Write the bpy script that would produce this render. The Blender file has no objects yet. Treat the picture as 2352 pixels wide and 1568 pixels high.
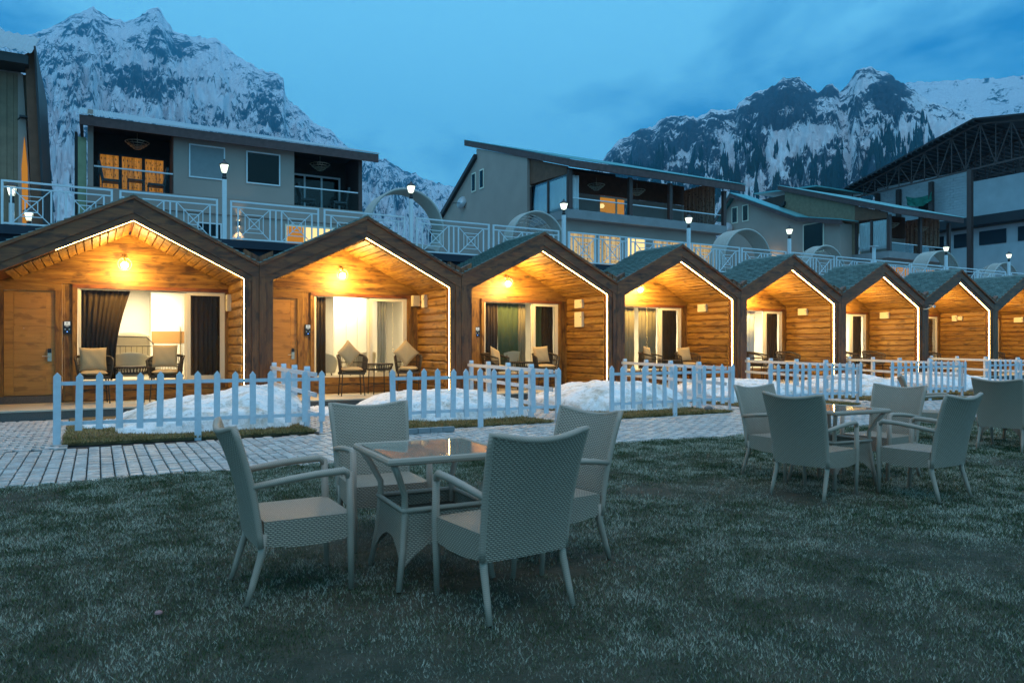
import bpy, math, random
import numpy as np
from mathutils import Vector, Matrix
random.seed(7)
S = bpy.context.scene
COL = S.collection
R = math.radians

# ------------------------------------------------------------------ camera, sky, sun, exposure
cam_d = bpy.data.cameras.new('camera'); cam = bpy.data.objects.new('camera', cam_d); COL.objects.link(cam)
cam.location = (0, 0, 1.35)
cam.rotation_euler = (R(90), 0, R(-29.42))
cam_d.sensor_width = 36; cam_d.lens = 25.87
cam_d.shift_y = 11.0 / 2352
cam_d.clip_start = 0.1; cam_d.clip_end = 20000
cam_d.dof.use_dof = True; cam_d.dof.focus_distance = 15.0; cam_d.dof.aperture_fstop = 5.0
S.camera = cam
S.view_settings.view_transform = 'Standard'; S.view_settings.look = 'None'
S.view_settings.exposure = 0.0; S.view_settings.gamma = 1.0; S.view_settings.use_curve_mapping = False
S.render.engine = 'CYCLES'
S.cycles.use_denoising = True
S.cycles.max_bounces = 7; S.cycles.diffuse_bounces = 3; S.cycles.glossy_bounces = 3
S.cycles.transmission_bounces = 6; S.cycles.transparent_max_bounces = 10; S.cycles.volume_bounces = 0
S.cycles.caustics_reflective = False; S.cycles.caustics_refractive = False
S.cycles.sample_clamp_indirect = 4.0; S.cycles.sample_clamp_direct = 0

world = bpy.data.worlds.new('World'); S.world = world; world.use_nodes = True
wt = world.node_tree; wt.nodes.clear()
def wn(t, **k):
    n = wt.nodes.new(t)
    for a, b in k.items(): setattr(n, a, b)
    return n
sky = wn('ShaderNodeTexSky', sky_type='NISHITA', sun_disc=False)
sky.sun_elevation = R(1.0); sky.sun_rotation = R(200); sky.ozone_density = 4.0; sky.dust_density = 0.6; sky.air_density = 1.0
tcw = wn('ShaderNodeTexCoord')
mp = wn('ShaderNodeMapping'); mp.inputs['Scale'].default_value = (1.0, 1.0, 2.2); mp.inputs['Location'].default_value = (0.35, 0.2, 0.55)
wt.links.new(tcw.outputs['Generated'], mp.inputs[0])
nz = wn('ShaderNodeTexNoise'); nz.inputs['Scale'].default_value = 2.4; nz.inputs['Detail'].default_value = 7; nz.inputs['Roughness'].default_value = 0.58
nz.inputs['Distortion'].default_value = 0.25
wt.links.new(mp.outputs[0], nz.inputs['Vector'])
cr = wn('ShaderNodeValToRGB'); cr.color_ramp.elements[0].position = 0.36; cr.color_ramp.elements[1].position = 0.55
wt.links.new(nz.outputs['Fac'], cr.inputs[0])
mul = wn('ShaderNodeMix', data_type='RGBA', blend_type='MULTIPLY'); mul.inputs['Factor'].default_value = 1.0
wt.links.new(sky.outputs[0], mul.inputs['A'])
mul.inputs['B'].default_value = (0.5, 1.3, 1.7, 1)
clo = wn('ShaderNodeMix', data_type='RGBA')
wt.links.new(cr.outputs['Color'], clo.inputs['Factor'])
clo.inputs['A'].default_value = (0.45, 3.6, 8.3, 1)
clo.inputs['B'].default_value = (2.9, 9.6, 14.2, 1)
mx = wn('ShaderNodeMix', data_type='RGBA'); mx.inputs['Factor'].default_value = 0.9
wt.links.new(mul.outputs['Result'], mx.inputs['A']); wt.links.new(clo.outputs['Result'], mx.inputs['B'])
bg = wn('ShaderNodeBackground'); bg.inputs['Strength'].default_value = 0.095
wo = wn('ShaderNodeOutputWorld')
wt.links.new(mx.outputs['Result'], bg.inputs['Color']); wt.links.new(bg.outputs[0], wo.inputs['Surface'])

sun_d = bpy.data.lights.new('sun', 'SUN'); sun_d.energy = 1.15; sun_d.angle = R(55); sun_d.color = (0.84, 0.85, 1.0)
sun = bpy.data.objects.new('sun', sun_d); COL.objects.link(sun)
sun.rotation_euler = (R(8), 0, R(-20))

# ------------------------------------------------------------------ helpers
class MB:
    def __init__(s): s.v = []; s.f = []
    def box(s, x0, x1, y0, y1, z0, z1):
        n = len(s.v)
        s.v += [(x0,y0,z0),(x1,y0,z0),(x1,y1,z0),(x0,y1,z0),(x0,y0,z1),(x1,y0,z1),(x1,y1,z1),(x0,y1,z1)]
        s.f += [tuple(n+i for i in q) for q in ((0,3,2,1),(4,5,6,7),(0,1,5,4),(1,2,6,5),(2,3,7,6),(3,0,4,7))]
        return s
    def prism(s, poly, axis, a0, a1):
        """poly: 2-D outline; axis: the extrusion axis ('x': poly=(y,z), 'y': poly=(x,z), 'z': poly=(x,y))"""
        n = len(s.v); m = len(poly)
        for a in (a0, a1):
            for p, q in poly:
                s.v.append({'x': (a,p,q), 'y': (p,a,q), 'z': (p,q,a)}[axis])
        s.f.append(tuple(n+i for i in range(m))); s.f.append(tuple(n+m+i for i in reversed(range(m))))
        for i in range(m):
            j = (i+1) % m
            s.f.append((n+i, n+m+i, n+m+j, n+j))
        return s
    def quad(s, a, b, c, d):
        n = len(s.v); s.v += [tuple(a), tuple(b), tuple(c), tuple(d)]; s.f.append((n,n+1,n+2,n+3)); return s
    def beam(s, p, q, w, h, up=(0,0,1)):
        p = Vector(p); q = Vector(q); d = (q-p).normalized(); up = Vector(up)
        if abs(d.dot(up)) > 0.98: up = Vector((0,1,0))
        a = d.cross(up).normalized()*w/2; b = a.cross(d).normalized()*h/2
        n = len(s.v)
        for c in (p, q):
            for k, l in ((-1,-1),(1,-1),(1,1),(-1,1)): s.v.append(tuple(c+a*k+b*l))
        s.f += [(n,n+3,n+2,n+1),(n+4,n+5,n+6,n+7)]+[(n+i,n+(i+1)%4,n+4+(i+1)%4,n+4+i) for i in range(4)]
        return s
    def tube(s, pts, r, n=8, closed=False):
        pts = [Vector(p) for p in pts]; m = len(pts)
        rs = r if isinstance(r, (list, tuple)) else [r]*m
        base = len(s.v); ref = None
        for i, p in enumerate(pts):
            if closed: d = (pts[(i+1) % m]-pts[i-1]).normalized()
            else: d = (pts[min(i+1, m-1)]-pts[max(i-1, 0)]).normalized()
            if ref is None:
                ref = Vector((0,0,1)) if abs(d.z) < 0.9 else Vector((1,0,0))
            a = d.cross(ref).normalized(); b = a.cross(d).normalized(); ref = b if abs(d.dot(b)) < 0.9 else ref
            for k in range(n):
                t = 2*math.pi*k/n
                s.v.append(tuple(p+(a*math.cos(t)+b*math.sin(t))*rs[i]))
        lim = m if closed else m-1
        for i in range(lim):
            i2 = (i+1) % m
            for k in range(n):
                s.f.append((base+i*n+k, base+i*n+(k+1) % n, base+i2*n+(k+1) % n, base+i2*n+k))
        if not closed:
            s.f.append(tuple(base+k for k in reversed(range(n)))); s.f.append(tuple(base+(m-1)*n+k for k in range(n)))
        return s
    def lathe(s, prof, c=(0,0,0), n=16):
        b = len(s.v); m = len(prof)
        for r, z in prof:
            for k in range(n):
                t = 2*math.pi*k/n; s.v.append((c[0]+r*math.cos(t), c[1]+r*math.sin(t), c[2]+z))
        for i in range(m-1):
            for k in range(n): s.f.append((b+i*n+k, b+i*n+(k+1) % n, b+(i+1)*n+(k+1) % n, b+(i+1)*n+k))
        s.f.append(tuple(b+k for k in reversed(range(n)))); s.f.append(tuple(b+(m-1)*n+k for k in range(n)))
        return s
    def grid(s, P):
        """P[i][j] -> point"""
        b = len(s.v); m = len(P); n = len(P[0])
        for row in P: s.v += [tuple(p) for p in row]
        for i in range(m-1):
            for j in range(n-1): s.f.append((b+i*n+j, b+i*n+j+1, b+(i+1)*n+j+1, b+(i+1)*n+j))
        return s
    def mesh(s, name, mat, smooth=False, uv=False):
        me = bpy.data.meshes.new(name); me.from_pydata(s.v, [], s.f); me.update()
        if mat: me.materials.append(mat)
        if smooth: me.polygons.foreach_set('use_smooth', [True]*len(me.polygons))
        if uv:
            lay = me.uv_layers.new(name='UVMap')
            for p in me.polygons:
                nx, ny, nz_ = (abs(c) for c in p.normal)
                for li in p.loop_indices:
                    co = me.vertices[me.loops[li].vertex_index].co
                    if nz_ >= nx and nz_ >= ny: lay.data[li].uv = (co.x, co.y)
                    elif ny >= nx: lay.data[li].uv = (co.x, co.z)
                    else: lay.data[li].uv = (co.y, co.z)
        return me
    def build(s, name, mat, parent=None, smooth=False, uv=False, loc=None):
        return link(name, s.mesh(name, mat, smooth, uv), parent, loc)
KIDS = {}
def link(name, me, parent=None, loc=None, rot=None):
    o = bpy.data.objects.new(name, me); COL.objects.link(o)
    if parent: o.parent = parent; KIDS.setdefault(parent, []).append(o)
    if loc: o.location = loc
    if rot: o.rotation_euler = rot
    return o
CACHE = {}
def part(key, name, mat, parent, fn, loc=None, rot=None, smooth=False, uv=False):
    """one object; alike pieces share their mesh data through the cache"""
    if key not in CACHE:
        b = MB(); fn(b); CACHE[key] = b.mesh(name, mat, smooth, uv)
    return link(name, CACHE[key], parent, loc, rot)
def thing(name, label, cat, loc=(0,0,0), rz=0, group=None):
    o = bpy.data.objects.new(name, None); COL.objects.link(o); o.empty_display_size = 0.2
    o.location = loc; o.rotation_euler = (0,0,rz); o['label'] = label; o['category'] = cat
    if group: o['group'] = group
    return o
def tag(o, label, cat, group=None):
    o['label'] = label; o['category'] = cat
    if group: o['group'] = group
    return o
def struct(o): o['kind'] = 'structure'; return o
def stuff(o): o['kind'] = 'stuff'; return o
def copy_tree(o, parent=None):
    c = o.copy(); COL.objects.link(c)
    if parent: c.parent = parent; KIDS.setdefault(parent, []).append(c)
    for k in KIDS.get(o, []): copy_tree(k, c)
    return c

# value noise / fbm for terrain
def vn(x, y, seed=0):
    x0 = np.floor(x).astype(np.int64); y0 = np.floor(y).astype(np.int64); fx = x-x0; fy = y-y0
    fx = fx*fx*(3-2*fx); fy = fy*fy*(3-2*fy)
    def h(a, b):
        k = (a*374761393+b*668265263+seed*974634777) & 0xffffffff
        k = ((k ^ (k >> 13))*1274126177) & 0xffffffff
        return ((k ^ (k >> 16)) & 0xffff)/65535.0
    return (h(x0,y0)*(1-fx)+h(x0+1,y0)*fx)*(1-fy)+(h(x0,y0+1)*(1-fx)+h(x0+1,y0+1)*fx)*fy
def fbm(x, y, o=5, seed=0, g=0.5, ridged=False):
    t = 0; a = 1; n = 0
    for i in range(o):
        k = vn(x*2**i, y*2**i, seed+i)
        if ridged: k = 1-abs(2*k-1)
        t = t+k*a; n += a; a *= g
    return t/n
def np_mesh(name, V, F, mat, smooth=False, attrs=None):
    me = bpy.data.meshes.new(name)
    V = np.asarray(V, np.float32); F = np.asarray(F, np.int32); k = F.shape[1]
    me.vertices.add(len(V)); me.vertices.foreach_set('co', V.ravel())
    me.loops.add(F.size); me.loops.foreach_set('vertex_index', F.ravel())
    me.polygons.add(len(F)); me.polygons.foreach_set('loop_start', np.arange(0, F.size, k, dtype=np.int32))
    me.update(calc_edges=True)
    me.polygons.foreach_set('use_smooth', np.full(len(F), smooth))
    if mat: me.materials.append(mat)
    for nm, arr in (attrs or {}).items():
        at = me.attributes.new(nm, 'FLOAT', 'POINT'); at.data.foreach_set('value', np.asarray(arr, np.float32))
    return me

# ------------------------------------------------------------------ materials
class NT:
    def __init__(s, name):
        s.m = bpy.data.materials.new(name); s.m.use_nodes = True; s.t = s.m.node_tree; s.t.nodes.clear()
        s.out = s.n('ShaderNodeOutputMaterial')
    def n(s, t, **k):
        x = s.t.nodes.new(t)
        for a, b in k.items(): setattr(x, a, b)
        return x
    def l(s, a, b): s.t.links.new(a, b)
    def coord(s, kind='Object', scale=(1,1,1), rnd=False):
        tc = s.n('ShaderNodeTexCoord'); mp = s.n('ShaderNodeMapping'); mp.inputs['Scale'].default_value = scale
        src = tc.outputs[kind]
        if rnd:
            oi = s.n('ShaderNodeObjectInfo'); mu = s.n('ShaderNodeMath', operation='MULTIPLY'); mu.inputs[1].default_value = 37.0
            s.l(oi.outputs['Random'], mu.inputs[0])
            ad = s.n('ShaderNodeVectorMath', operation='ADD'); s.l(src, ad.inputs[0]); s.l(mu.outputs[0], ad.inputs[1]); src = ad.outputs[0]
        s.l(src, mp.inputs[0]); return mp.outputs[0]
    def noise(s, vec, scale, detail=4, rough=0.55, dist=0.0):
        x = s.n('ShaderNodeTexNoise'); x.inputs['Scale'].default_value = scale; x.inputs['Detail'].default_value = detail
        x.inputs['Roughness'].default_value = rough; x.inputs['Distortion'].default_value = dist; s.l(vec, x.inputs['Vector']); return x.outputs['Fac']
    def ramp(s, fac, stops):
        x = s.n('ShaderNodeValToRGB'); e = x.color_ramp.elements
        while len(e) < len(stops): e.new(0.5)
        for i, (p, c) in enumerate(stops):
            e[i].position = p; e[i].color = (c[0], c[1], c[2], 1) if hasattr(c, '__len__') else (c, c, c, 1)
        s.l(fac, x.inputs[0]); return x.outputs['Color']
    def mix(s, f, a, b, mode='MIX'):
        x = s.n('ShaderNodeMix', data_type='RGBA', blend_type=mode)
        for v, i in ((f, 'Factor'), (a, 'A'), (b, 'B')):
            if hasattr(v, 'links'): s.l(v, x.inputs[i])
            else: x.inputs[i].default_value = v if i == 'Factor' else (v[0], v[1], v[2], 1)
        return x.outputs['Result']
    def math(s, op, a, b=None, c=None):
        x = s.n('ShaderNodeMath', operation=op)
        for i, v in enumerate((a, b, c)):
            if v is None: continue
            if hasattr(v, 'links'): s.l(v, x.inputs[i])
            else: x.inputs[i].default_value = v
        return x.outputs[0]
    def bump(s, h, strength=0.3, dist=0.01):
        x = s.n('ShaderNodeBump'); x.inputs['Strength'].default_value = strength; x.inputs['Distance'].default_value = dist
        s.l(h, x.inputs['Height']); return x.outputs[0]
    def pbr(s, col, rough=0.6, metal=0.0, bump=None, spec=None):
        b = s.n('ShaderNodeBsdfPrincipled')
        for v, i in ((col, 'Base Color'), (rough, 'Roughness'), (metal, 'Metallic')):
            if hasattr(v, 'links'): s.l(v, b.inputs[i])
            else: b.inputs[i].default_value = v if not hasattr(v, '__len__') else (v[0], v[1], v[2], 1)
        if spec is not None: b.inputs['Specular IOR Level'].default_value = spec
        if bump: s.l(bump, b.inputs['Normal'])
        s.l(b.outputs[0], s.out.inputs[0]); return s.m
def plain(name, col, rough=0.6, metal=0.0, var=0.12, sc=6, bump=0.0, spec=None):
    t = NT(name); v = t.coord(rnd=True); n = t.noise(v, sc, 5)
    c = t.mix(n, [x*(1-var*1.5) for x in col], [min(1, x*(1+var)) for x in col])
    bm = t.bump(t.noise(v, sc*8, 3), bump, 0.004) if bump else None
    return t.pbr(c, rough, metal, bm, spec)
def emit(name, col, st):
    t = NT(name); e = t.n('ShaderNodeEmission'); e.inputs[0].default_value = (*col, 1); e.inputs[1].default_value = st
    t.l(e.outputs[0], t.out.inputs[0]); return t.m
def wood(name, ax, dark, mid, light, rough=0.55, tone=0.35):
    """printed-grain board; ax = the length axis of the board"""
    t = NT(name); sc = [5, 5, 5]; sc['xyz'.index(ax)] = 0.55
    v = t.coord('Object', tuple(sc), rnd=True)
    n1 = t.noise(v, 1.6, 6, 0.65, 0.6)
    sf = [26, 26, 26]; sf['xyz'.index(ax)] = 1.6
    v2 = t.coord('Object', tuple(sf), rnd=True); n2 = t.noise(v2, 1.8, 4, 0.6, 0.2)
    c = t.ramp(n1, [(0.30, dark), (0.45, mid), (0.68, light)])
    c = t.mix(t.ramp(n2, [(0.35, 0.0), (0.62, 0.55)]), t.mix(0.55, c, dark), c)
    sk = [2.5, 2.5, 2.5]; sk['xyz'.index(ax)] = 1.0
    kn = t.noise(t.coord('Object', tuple(sk), rnd=True), 3.2, 3, 0.5)
    c = t.mix(t.ramp(kn, [(0.55, 0.0), (0.67, 0.7)]), c, [d*0.7 for d in dark])
    oi = t.n('ShaderNodeObjectInfo'); k = t.math('MULTIPLY_ADD', oi.outputs['Random'], tone, 1-tone*0.6)
    c = t.mix(1.0, c, t.ramp(k, [(0, 0.0), (1, 1.0)]), 'MULTIPLY')
    return t.pbr(c, rough, 0, t.bump(n2, 0.25, 0.003))
M = {}
WD, WM, WL = (0.07,0.027,0.006), (0.33,0.155,0.026), (0.60,0.33,0.062)
for a in 'xyz': M['wood_'+a] = wood('wood_'+a, a, WD, WM, WL)
for a in 'xz': M['dwood_'+a] = wood('dark_wood_'+a, a, (0.06,0.017,0.005), (0.25,0.075,0.018), (0.42,0.14,0.036), 0.5, 0.25)
M['door'] = wood('door_veneer', 'x', (0.38,0.18,0.030), (0.55,0.27,0.048), (0.62,0.32,0.06), 0.4, 0.12)
M['white_paint'] = plain('white_paint', (0.62,0.65,0.69), 0.5, var=0.14, sc=14)
M['rail_paint'] = plain('white_metal_paint', (0.74,0.76,0.77), 0.4, var=0.08, sc=9)
M['upvc'] = plain('window_frame', (0.80,0.74,0.58), 0.35, var=0.03)
M['plaster'] = plain('plaster', (0.40,0.31,0.26), 0.9, var=0.13, sc=0.9, bump=0.3)
M['fascia'] = plain('purple_brown_fascia', (0.11,0.06,0.055), 0.7, var=0.5, sc=5)
M['iron'] = plain('dark_iron', (0.035,0.033,0.034), 0.5, 0.3)
M['brown_post'] = plain('brown_post', (0.085,0.045,0.038), 0.6, var=0.25)
M['black'] = plain('black_plastic', (0.012,0.012,0.014), 0.3)
M['steel'] = plain('brushed_steel', (0.62,0.55,0.42), 0.3, 0.9)
M['brass'] = plain('brass', (0.55,0.38,0.14), 0.35, 0.9)
M['box'] = plain('ivory_enamel', (0.74,0.66,0.46), 0.4, var=0.04)
M['cushion'] = plain('beige_cloth', (0.46,0.34,0.18), 0.95, var=0.12, sc=4, bump=0.5)
M['rope'] = plain('dark_rope', (0.055,0.038,0.022), 0.8, var=0.3, sc=20)
M['dark_curtain'] = plain('dark_curtain', (0.085,0.050,0.026), 0.95, var=0.25, sc=3)
M['green_curtain'] = plain('green_curtain', (0.10,0.13,0.06), 0.95, var=0.2, sc=3)
M['tan_curtain'] = plain('tan_curtain', (0.34,0.27,0.16), 0.95, var=0.15, sc=3)
M['white_curtain'] = plain('pale_curtain', (0.80,0.80,0.80), 0.95, var=0.12, sc=2)
M['room'] = plain('cream_room_wall', (0.80,0.76,0.66), 0.7, var=0.03)
M['wardrobe'] = plain('white_laminate', (0.82,0.78,0.68), 0.35, var=0.02)
M['band'] = plain('oak_band', (0.42,0.22,0.07), 0.4, var=0.15, sc=3)
M['cloth'] = plain('cream_cloth', (0.66,0.58,0.42), 0.9, var=0.08, sc=5)
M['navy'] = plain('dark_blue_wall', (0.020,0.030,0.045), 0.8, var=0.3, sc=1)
M['concrete'] = plain('concrete', (0.27,0.27,0.27), 0.9, var=0.2, sc=2, bump=0.3)
M['granite'] = plain('dark_granite', (0.13,0.115,0.10), 0.6, var=0.6, sc=60)
M['tile'] = plain('deck_tile', (0.50,0.44,0.34), 0.55, var=0.12, sc=3)
M['wclap'] = plain('weathered_boards', (0.27,0.19,0.12), 0.85, var=0.3, sc=4)
M['brownclap'] = plain('brown_boards', (0.18,0.075,0.04), 0.8, var=0.35, sc=4)
M['blockwall'] = plain('whitewashed_block', (0.62,0.60,0.62), 0.9, var=0.15, sc=1.2, bump=0.4)
M['wicker_pod'] = plain('pod_wicker', (0.42,0.42,0.38), 0.7, var=0.15, sc=8)
M['blind'] = plain('pale_window_blind', (0.24,0.25,0.25), 0.5)
M['cellcover'] = plain('green_net', (0.03,0.22,0.16), 0.8)
M['trunk'] = plain('bare_bark', (0.055,0.045,0.04), 0.9)
M['litter'] = plain('pink_litter', (0.40,0.18,0.17), 0.8)
M['stone'] = plain('grey_stone', (0.22,0.20,0.19), 0.9, sc=12, bump=0.6)
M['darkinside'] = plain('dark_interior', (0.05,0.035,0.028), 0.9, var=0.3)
M['led'] = emit('led_strip', (1.0, 0.63, 0.17), 48)
M['bulb'] = emit('warm_bulb', (1.0, 0.78, 0.42), 60)
M['lamp_glow'] = emit('street_lamp_glow', (0.86, 1.0, 0.84), 2.2)
M['ceil_glow'] = emit('ceiling_spot', (1.0, 0.86, 0.58), 14)
M['screen'] = emit('screen_white', (0.85, 0.85, 0.72), 0.8)
M['blue_led'] = emit('blue_led', (0.15, 0.35, 1.0), 2.5)
M['sconce'] = emit('sconce_glow', (1.0, 0.82, 0.42), 10)

def glass(name, tint=(0.95,0.97,0.97), ior=1.5, rough=0.0):
    t = NT(name); tr = t.n('ShaderNodeBsdfTransparent'); tr.inputs[0].default_value = (*tint, 1)
    g = t.n('ShaderNodeBsdfGlossy'); g.inputs['Roughness'].default_value = rough
    fr = t.n('ShaderNodeFresnel'); fr.inputs['IOR'].default_value = ior
    mxs = t.n('ShaderNodeMixShader'); t.l(fr.outputs[0], mxs.inputs[0]); t.l(tr.outputs[0], mxs.inputs[1]); t.l(g.outputs[0], mxs.inputs[2])
    t.l(mxs.outputs[0], t.out.inputs[0]); return t.m
M['glass'] = glass('window_glass', ior=1.16)
M['glass_dark'] = glass('tinted_glass', (0.30,0.33,0.35), 1.35)
def frosted():
    t = NT('frosted_table_glass'); tr = t.n('ShaderNodeBsdfTransparent'); d = t.n('ShaderNodeBsdfDiffuse'); d.inputs[0].default_value = (0.50,0.46,0.36,1)
    a = t.n('ShaderNodeMixShader'); a.inputs[0].default_value = 0.55; t.l(tr.outputs[0], a.inputs[1]); t.l(d.outputs[0], a.inputs[2])
    g = t.n('ShaderNodeBsdfGlossy'); g.inputs['Roughness'].default_value = 0.03; fr = t.n('ShaderNodeFresnel'); fr.inputs['IOR'].default_value = 1.42
    b = t.n('ShaderNodeMixShader'); t.l(fr.outputs[0], b.inputs[0]); t.l(a.outputs[0], b.inputs[1]); t.l(g.outputs[0], b.inputs[2]); t.l(b.outputs[0], t.out.inputs[0]); return t.m
M['table_glass'] = frosted()

def floral(name, a, b, st):
    """printed curtain cloth; emission in the cloth stands in for room light behind it"""
    t = NT(name); v = t.coord('Object', (1,1,1)); vo = t.n('ShaderNodeTexVoronoi'); vo.inputs['Scale'].default_value = 8.0; t.l(v, vo.inputs[0])
    c = t.ramp(vo.outputs['Distance'], [(0.16, b), (0.30, a)])
    w = t.noise(t.coord('Object', (9,9,0.25)), 1.5, 3)
    c = t.mix(1.0, c, t.ramp(w, [(0.3, 0.35), (0.7, 1.0)]), 'MULTIPLY')
    e = t.n('ShaderNodeEmission'); t.l(c, e.inputs[0]); e.inputs[1].default_value = st; d = t.n('ShaderNodeBsdfDiffuse'); t.l(c, d.inputs[0])  # glow is put into the cloth itself, no lamp behind
    s = t.n('ShaderNodeAddShader'); t.l(e.outputs[0], s.inputs[0]); t.l(d.outputs[0], s.inputs[1]); t.l(s.outputs[0], t.out.inputs[0]); return t.m
M['lit_orange'] = floral('lit_orange_curtain', (0.80,0.30,0.045), (0.42,0.14,0.02), 0.55)
M['lit_floral'] = floral('lit_floral_curtain', (1.0,0.55,0.22), (0.35,0.12,0.04), 0.62)
M['dim_floral'] = floral('dim_floral_curtain', (0.36,0.27,0.20), (0.02,0.018,0.018), 0.03)
M['room_glow'] = emit('lit_room_wall', (1.0,0.72,0.30), 1.3)  # emission stands in for lamplight inside the far rooms
M['room_orange'] = emit('lit_orange_room', (0.85,0.36,0.06), 0.55)  # orange lamplight likewise put into the surface as emission

def weave(name, ca, cb, w=0.022, h=0.0095):
    t = NT(name); uv = t.n('ShaderNodeUVMap'); uv.uv_map = 'UVMap'; sp = t.n('ShaderNodeSeparateXYZ'); t.l(uv.outputs[0], sp.inputs[0])
    vr = t.math('DIVIDE', sp.outputs[1], h); row = t.math('FLOOR', vr)
    ph = t.math('MULTIPLY', row, math.pi)
    a = t.math('ABSOLUTE', t.math('SINE', t.math('MULTIPLY', vr, math.pi)))
    b = t.math('SINE', t.math('ADD', t.math('MULTIPLY', sp.outputs[0], 2*math.pi/w), ph))
    hgt = t.math('MULTIPLY', a, t.math('MULTIPLY_ADD', b, 0.45, 0.55))
    n = t.noise(t.coord('Object'), 5, 4)
    c = t.mix(t.ramp(hgt, [(0.02, 0), (0.42, 1)]), cb, ca)  # shade in the gaps between strands is put into the colour
    c = t.mix(t.math('MULTIPLY', n, 0.5), c, [x*0.62 for x in ca])
    return t.pbr(c, 0.5, 0, t.bump(hgt, 0.85, 0.006))
M['weave'] = weave('grey_wicker_weave', (0.57,0.40,0.28), (0.11,0.074,0.048), 0.024, 0.0105)
def wrapped(name, ca):
    t = NT(name); v = t.coord('Object', (1,1,1)); w = t.n('ShaderNodeTexWave', bands_direction='DIAGONAL'); w.inputs['Scale'].default_value = 55
    t.l(v, w.inputs[0]); c = t.mix(w.outputs['Fac'], [x*0.75 for x in ca], ca)
    return t.pbr(c, 0.5, 0, t.bump(w.outputs['Fac'], 0.3, 0.004))
M['cane'] = wrapped('grey_wrapped_cane', (0.50,0.34,0.245))

def snow_mat():
    t = NT('old_snow'); v = t.coord('Object'); n = t.noise(v, 2.2, 8, 0.68, 0.5); n2 = t.noise(v, 9, 6, 0.7)
    c = t.ramp(n, [(0.30, (0.34,0.27,0.20)), (0.40, (0.62,0.56,0.49)), (0.51, (0.84,0.80,0.77))])
    c = t.mix(t.ramp(n2, [(0.54, 0.0), (0.68, 0.65)]), c, (0.30,0.24,0.18))
    b = t.bump(t.math('ADD', n, t.math('MULTIPLY', n2, 0.4)), 0.7, 0.10)
    return t.pbr(c, 0.75, 0, b)
M['snow'] = snow_mat()
def mount(name, rock, snowc):
    t = NT(name); at = t.n('ShaderNodeAttribute'); at.attribute_name = 'rock'
    v = t.coord('Object', (0.001,0.001,0.001)); n = t.noise(v, 11, 10, 0.72, 0.5); n2 = t.noise(v, 55, 6, 0.75)
    k = t.math('ADD', at.outputs['Fac'], t.math('MULTIPLY_ADD', n, 2.6, -1.3)); k = t.math('ADD', k, t.math('MULTIPLY_ADD', n2, 1.5, -0.75))
    f = t.ramp(k, [(0.50, 0.0), (0.60, 1.0)])
    rc = t.mix(n2, [x*0.5 for x in rock], [x*1.5 for x in rock])
    return t.pbr(t.mix(f, snowc, rc), 0.9, 0, t.bump(t.math('MULTIPLY_ADD', n2, 0.6, n), 0.9, 30))
M['mount'] = mount('snowy_rock', (0.03,0.045,0.06), (0.88,0.93,0.95))
def slate():
    t = NT('slate_shingle'); v = t.coord('Object', rnd=True); n = t.noise(v, 5, 5, 0.6)
    oi = t.n('ShaderNodeObjectInfo')
    c = t.mix(n, (0.12,0.17,0.150), (0.26,0.35,0.31))
    geo = t.n('ShaderNodeNewGeometry')
    rr = t.math('MULTIPLY_ADD', geo.outputs['Random Per Island'], 0.55, 0.75); c = t.mix(1.0, c, t.ramp(t.math('MULTIPLY', rr, 0.77), [(0,0.0),(1,1.0)]), 'MULTIPLY')
    fr = t.noise(v, 22, 5, 0.7); c = t.mix(t.ramp(fr, [(0.58, 0.0), (0.70, 0.5)]), c, (0.50,0.55,0.54))
    return t.pbr(c, 0.55, 0, t.bump(n, 0.4, 0.006))
M['slate'] = slate()
M['corr'] = plain('teal_corrugated_sheet', (0.11,0.36,0.38), 0.45, 0.25, var=0.18, sc=1.2)
M['corr_grey'] = plain('grey_corrugated_sheet', (0.42,0.45,0.46), 0.45, 0.3, var=0.15, sc=1.2)
M['corr_dark'] = plain('dark_hall_sheet', (0.035,0.035,0.04), 0.8, var=0.3, sc=1.2)
M['foil'] = plain('shiny_tin', (0.38,0.32,0.18), 0.3, 0.8, var=0.3, sc=3)
def paver():
    t = NT('concrete_paver'); v = t.coord('Object', (1,1,1)); geo = t.n('ShaderNodeNewGeometry'); oi = t.n('ShaderNodeObjectInfo')
    pos = t.noise(geo.outputs['Position'], 1.1, 5, 0.6); fine = t.noise(geo.outputs['Position'], 45, 4, 0.7)
    c = t.mix(pos, (0.42,0.35,0.31), (0.64,0.56,0.50)); 
    rnd = t.math('ADD', oi.outputs['Random'], geo.outputs['Random Per Island']); rnd = t.math('FRACT', rnd)
    c = t.mix(t.math('MULTIPLY', rnd, 0.8), c, (0.30,0.25,0.22)); c = t.mix(t.ramp(fine, [(0.42, 0.35), (0.6, 0.0)]), c, (0.16,0.15,0.14))
    fr = t.ramp(t.noise(geo.outputs['Position'], 6, 6, 0.75), [(0.5, 0.0), (0.62, 0.5)]); c = t.mix(fr, c, (0.74,0.68,0.64))
    return t.pbr(c, 0.6, 0, t.bump(fine, 0.4, 0.004))
M['paver'] = paver()
M['joint'] = plain('paving_bed', (0.016,0.014,0.012), 0.95, var=0.3, sc=6)
def soil(name, lo, hi, sc=1.3):
    t = NT(name); geo = t.n('ShaderNodeNewGeometry'); a = t.noise(geo.outputs['Position'], sc, 8, 0.7); b = t.noise(geo.outputs['Position'], 30, 4, 0.7)
    c = t.mix(t.ramp(a, [(0.35,0.0),(0.65,1.0)]), lo, hi); c = t.mix(t.math('MULTIPLY', b, 0.7), c, [x*0.4 for x in lo])
    return t.pbr(c, 0.95, 0, t.bump(b, 0.8, 0.03))
M['soil'] = soil('lawn_soil', (0.022,0.028,0.010), (0.10,0.075,0.045), 3.0)
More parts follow.
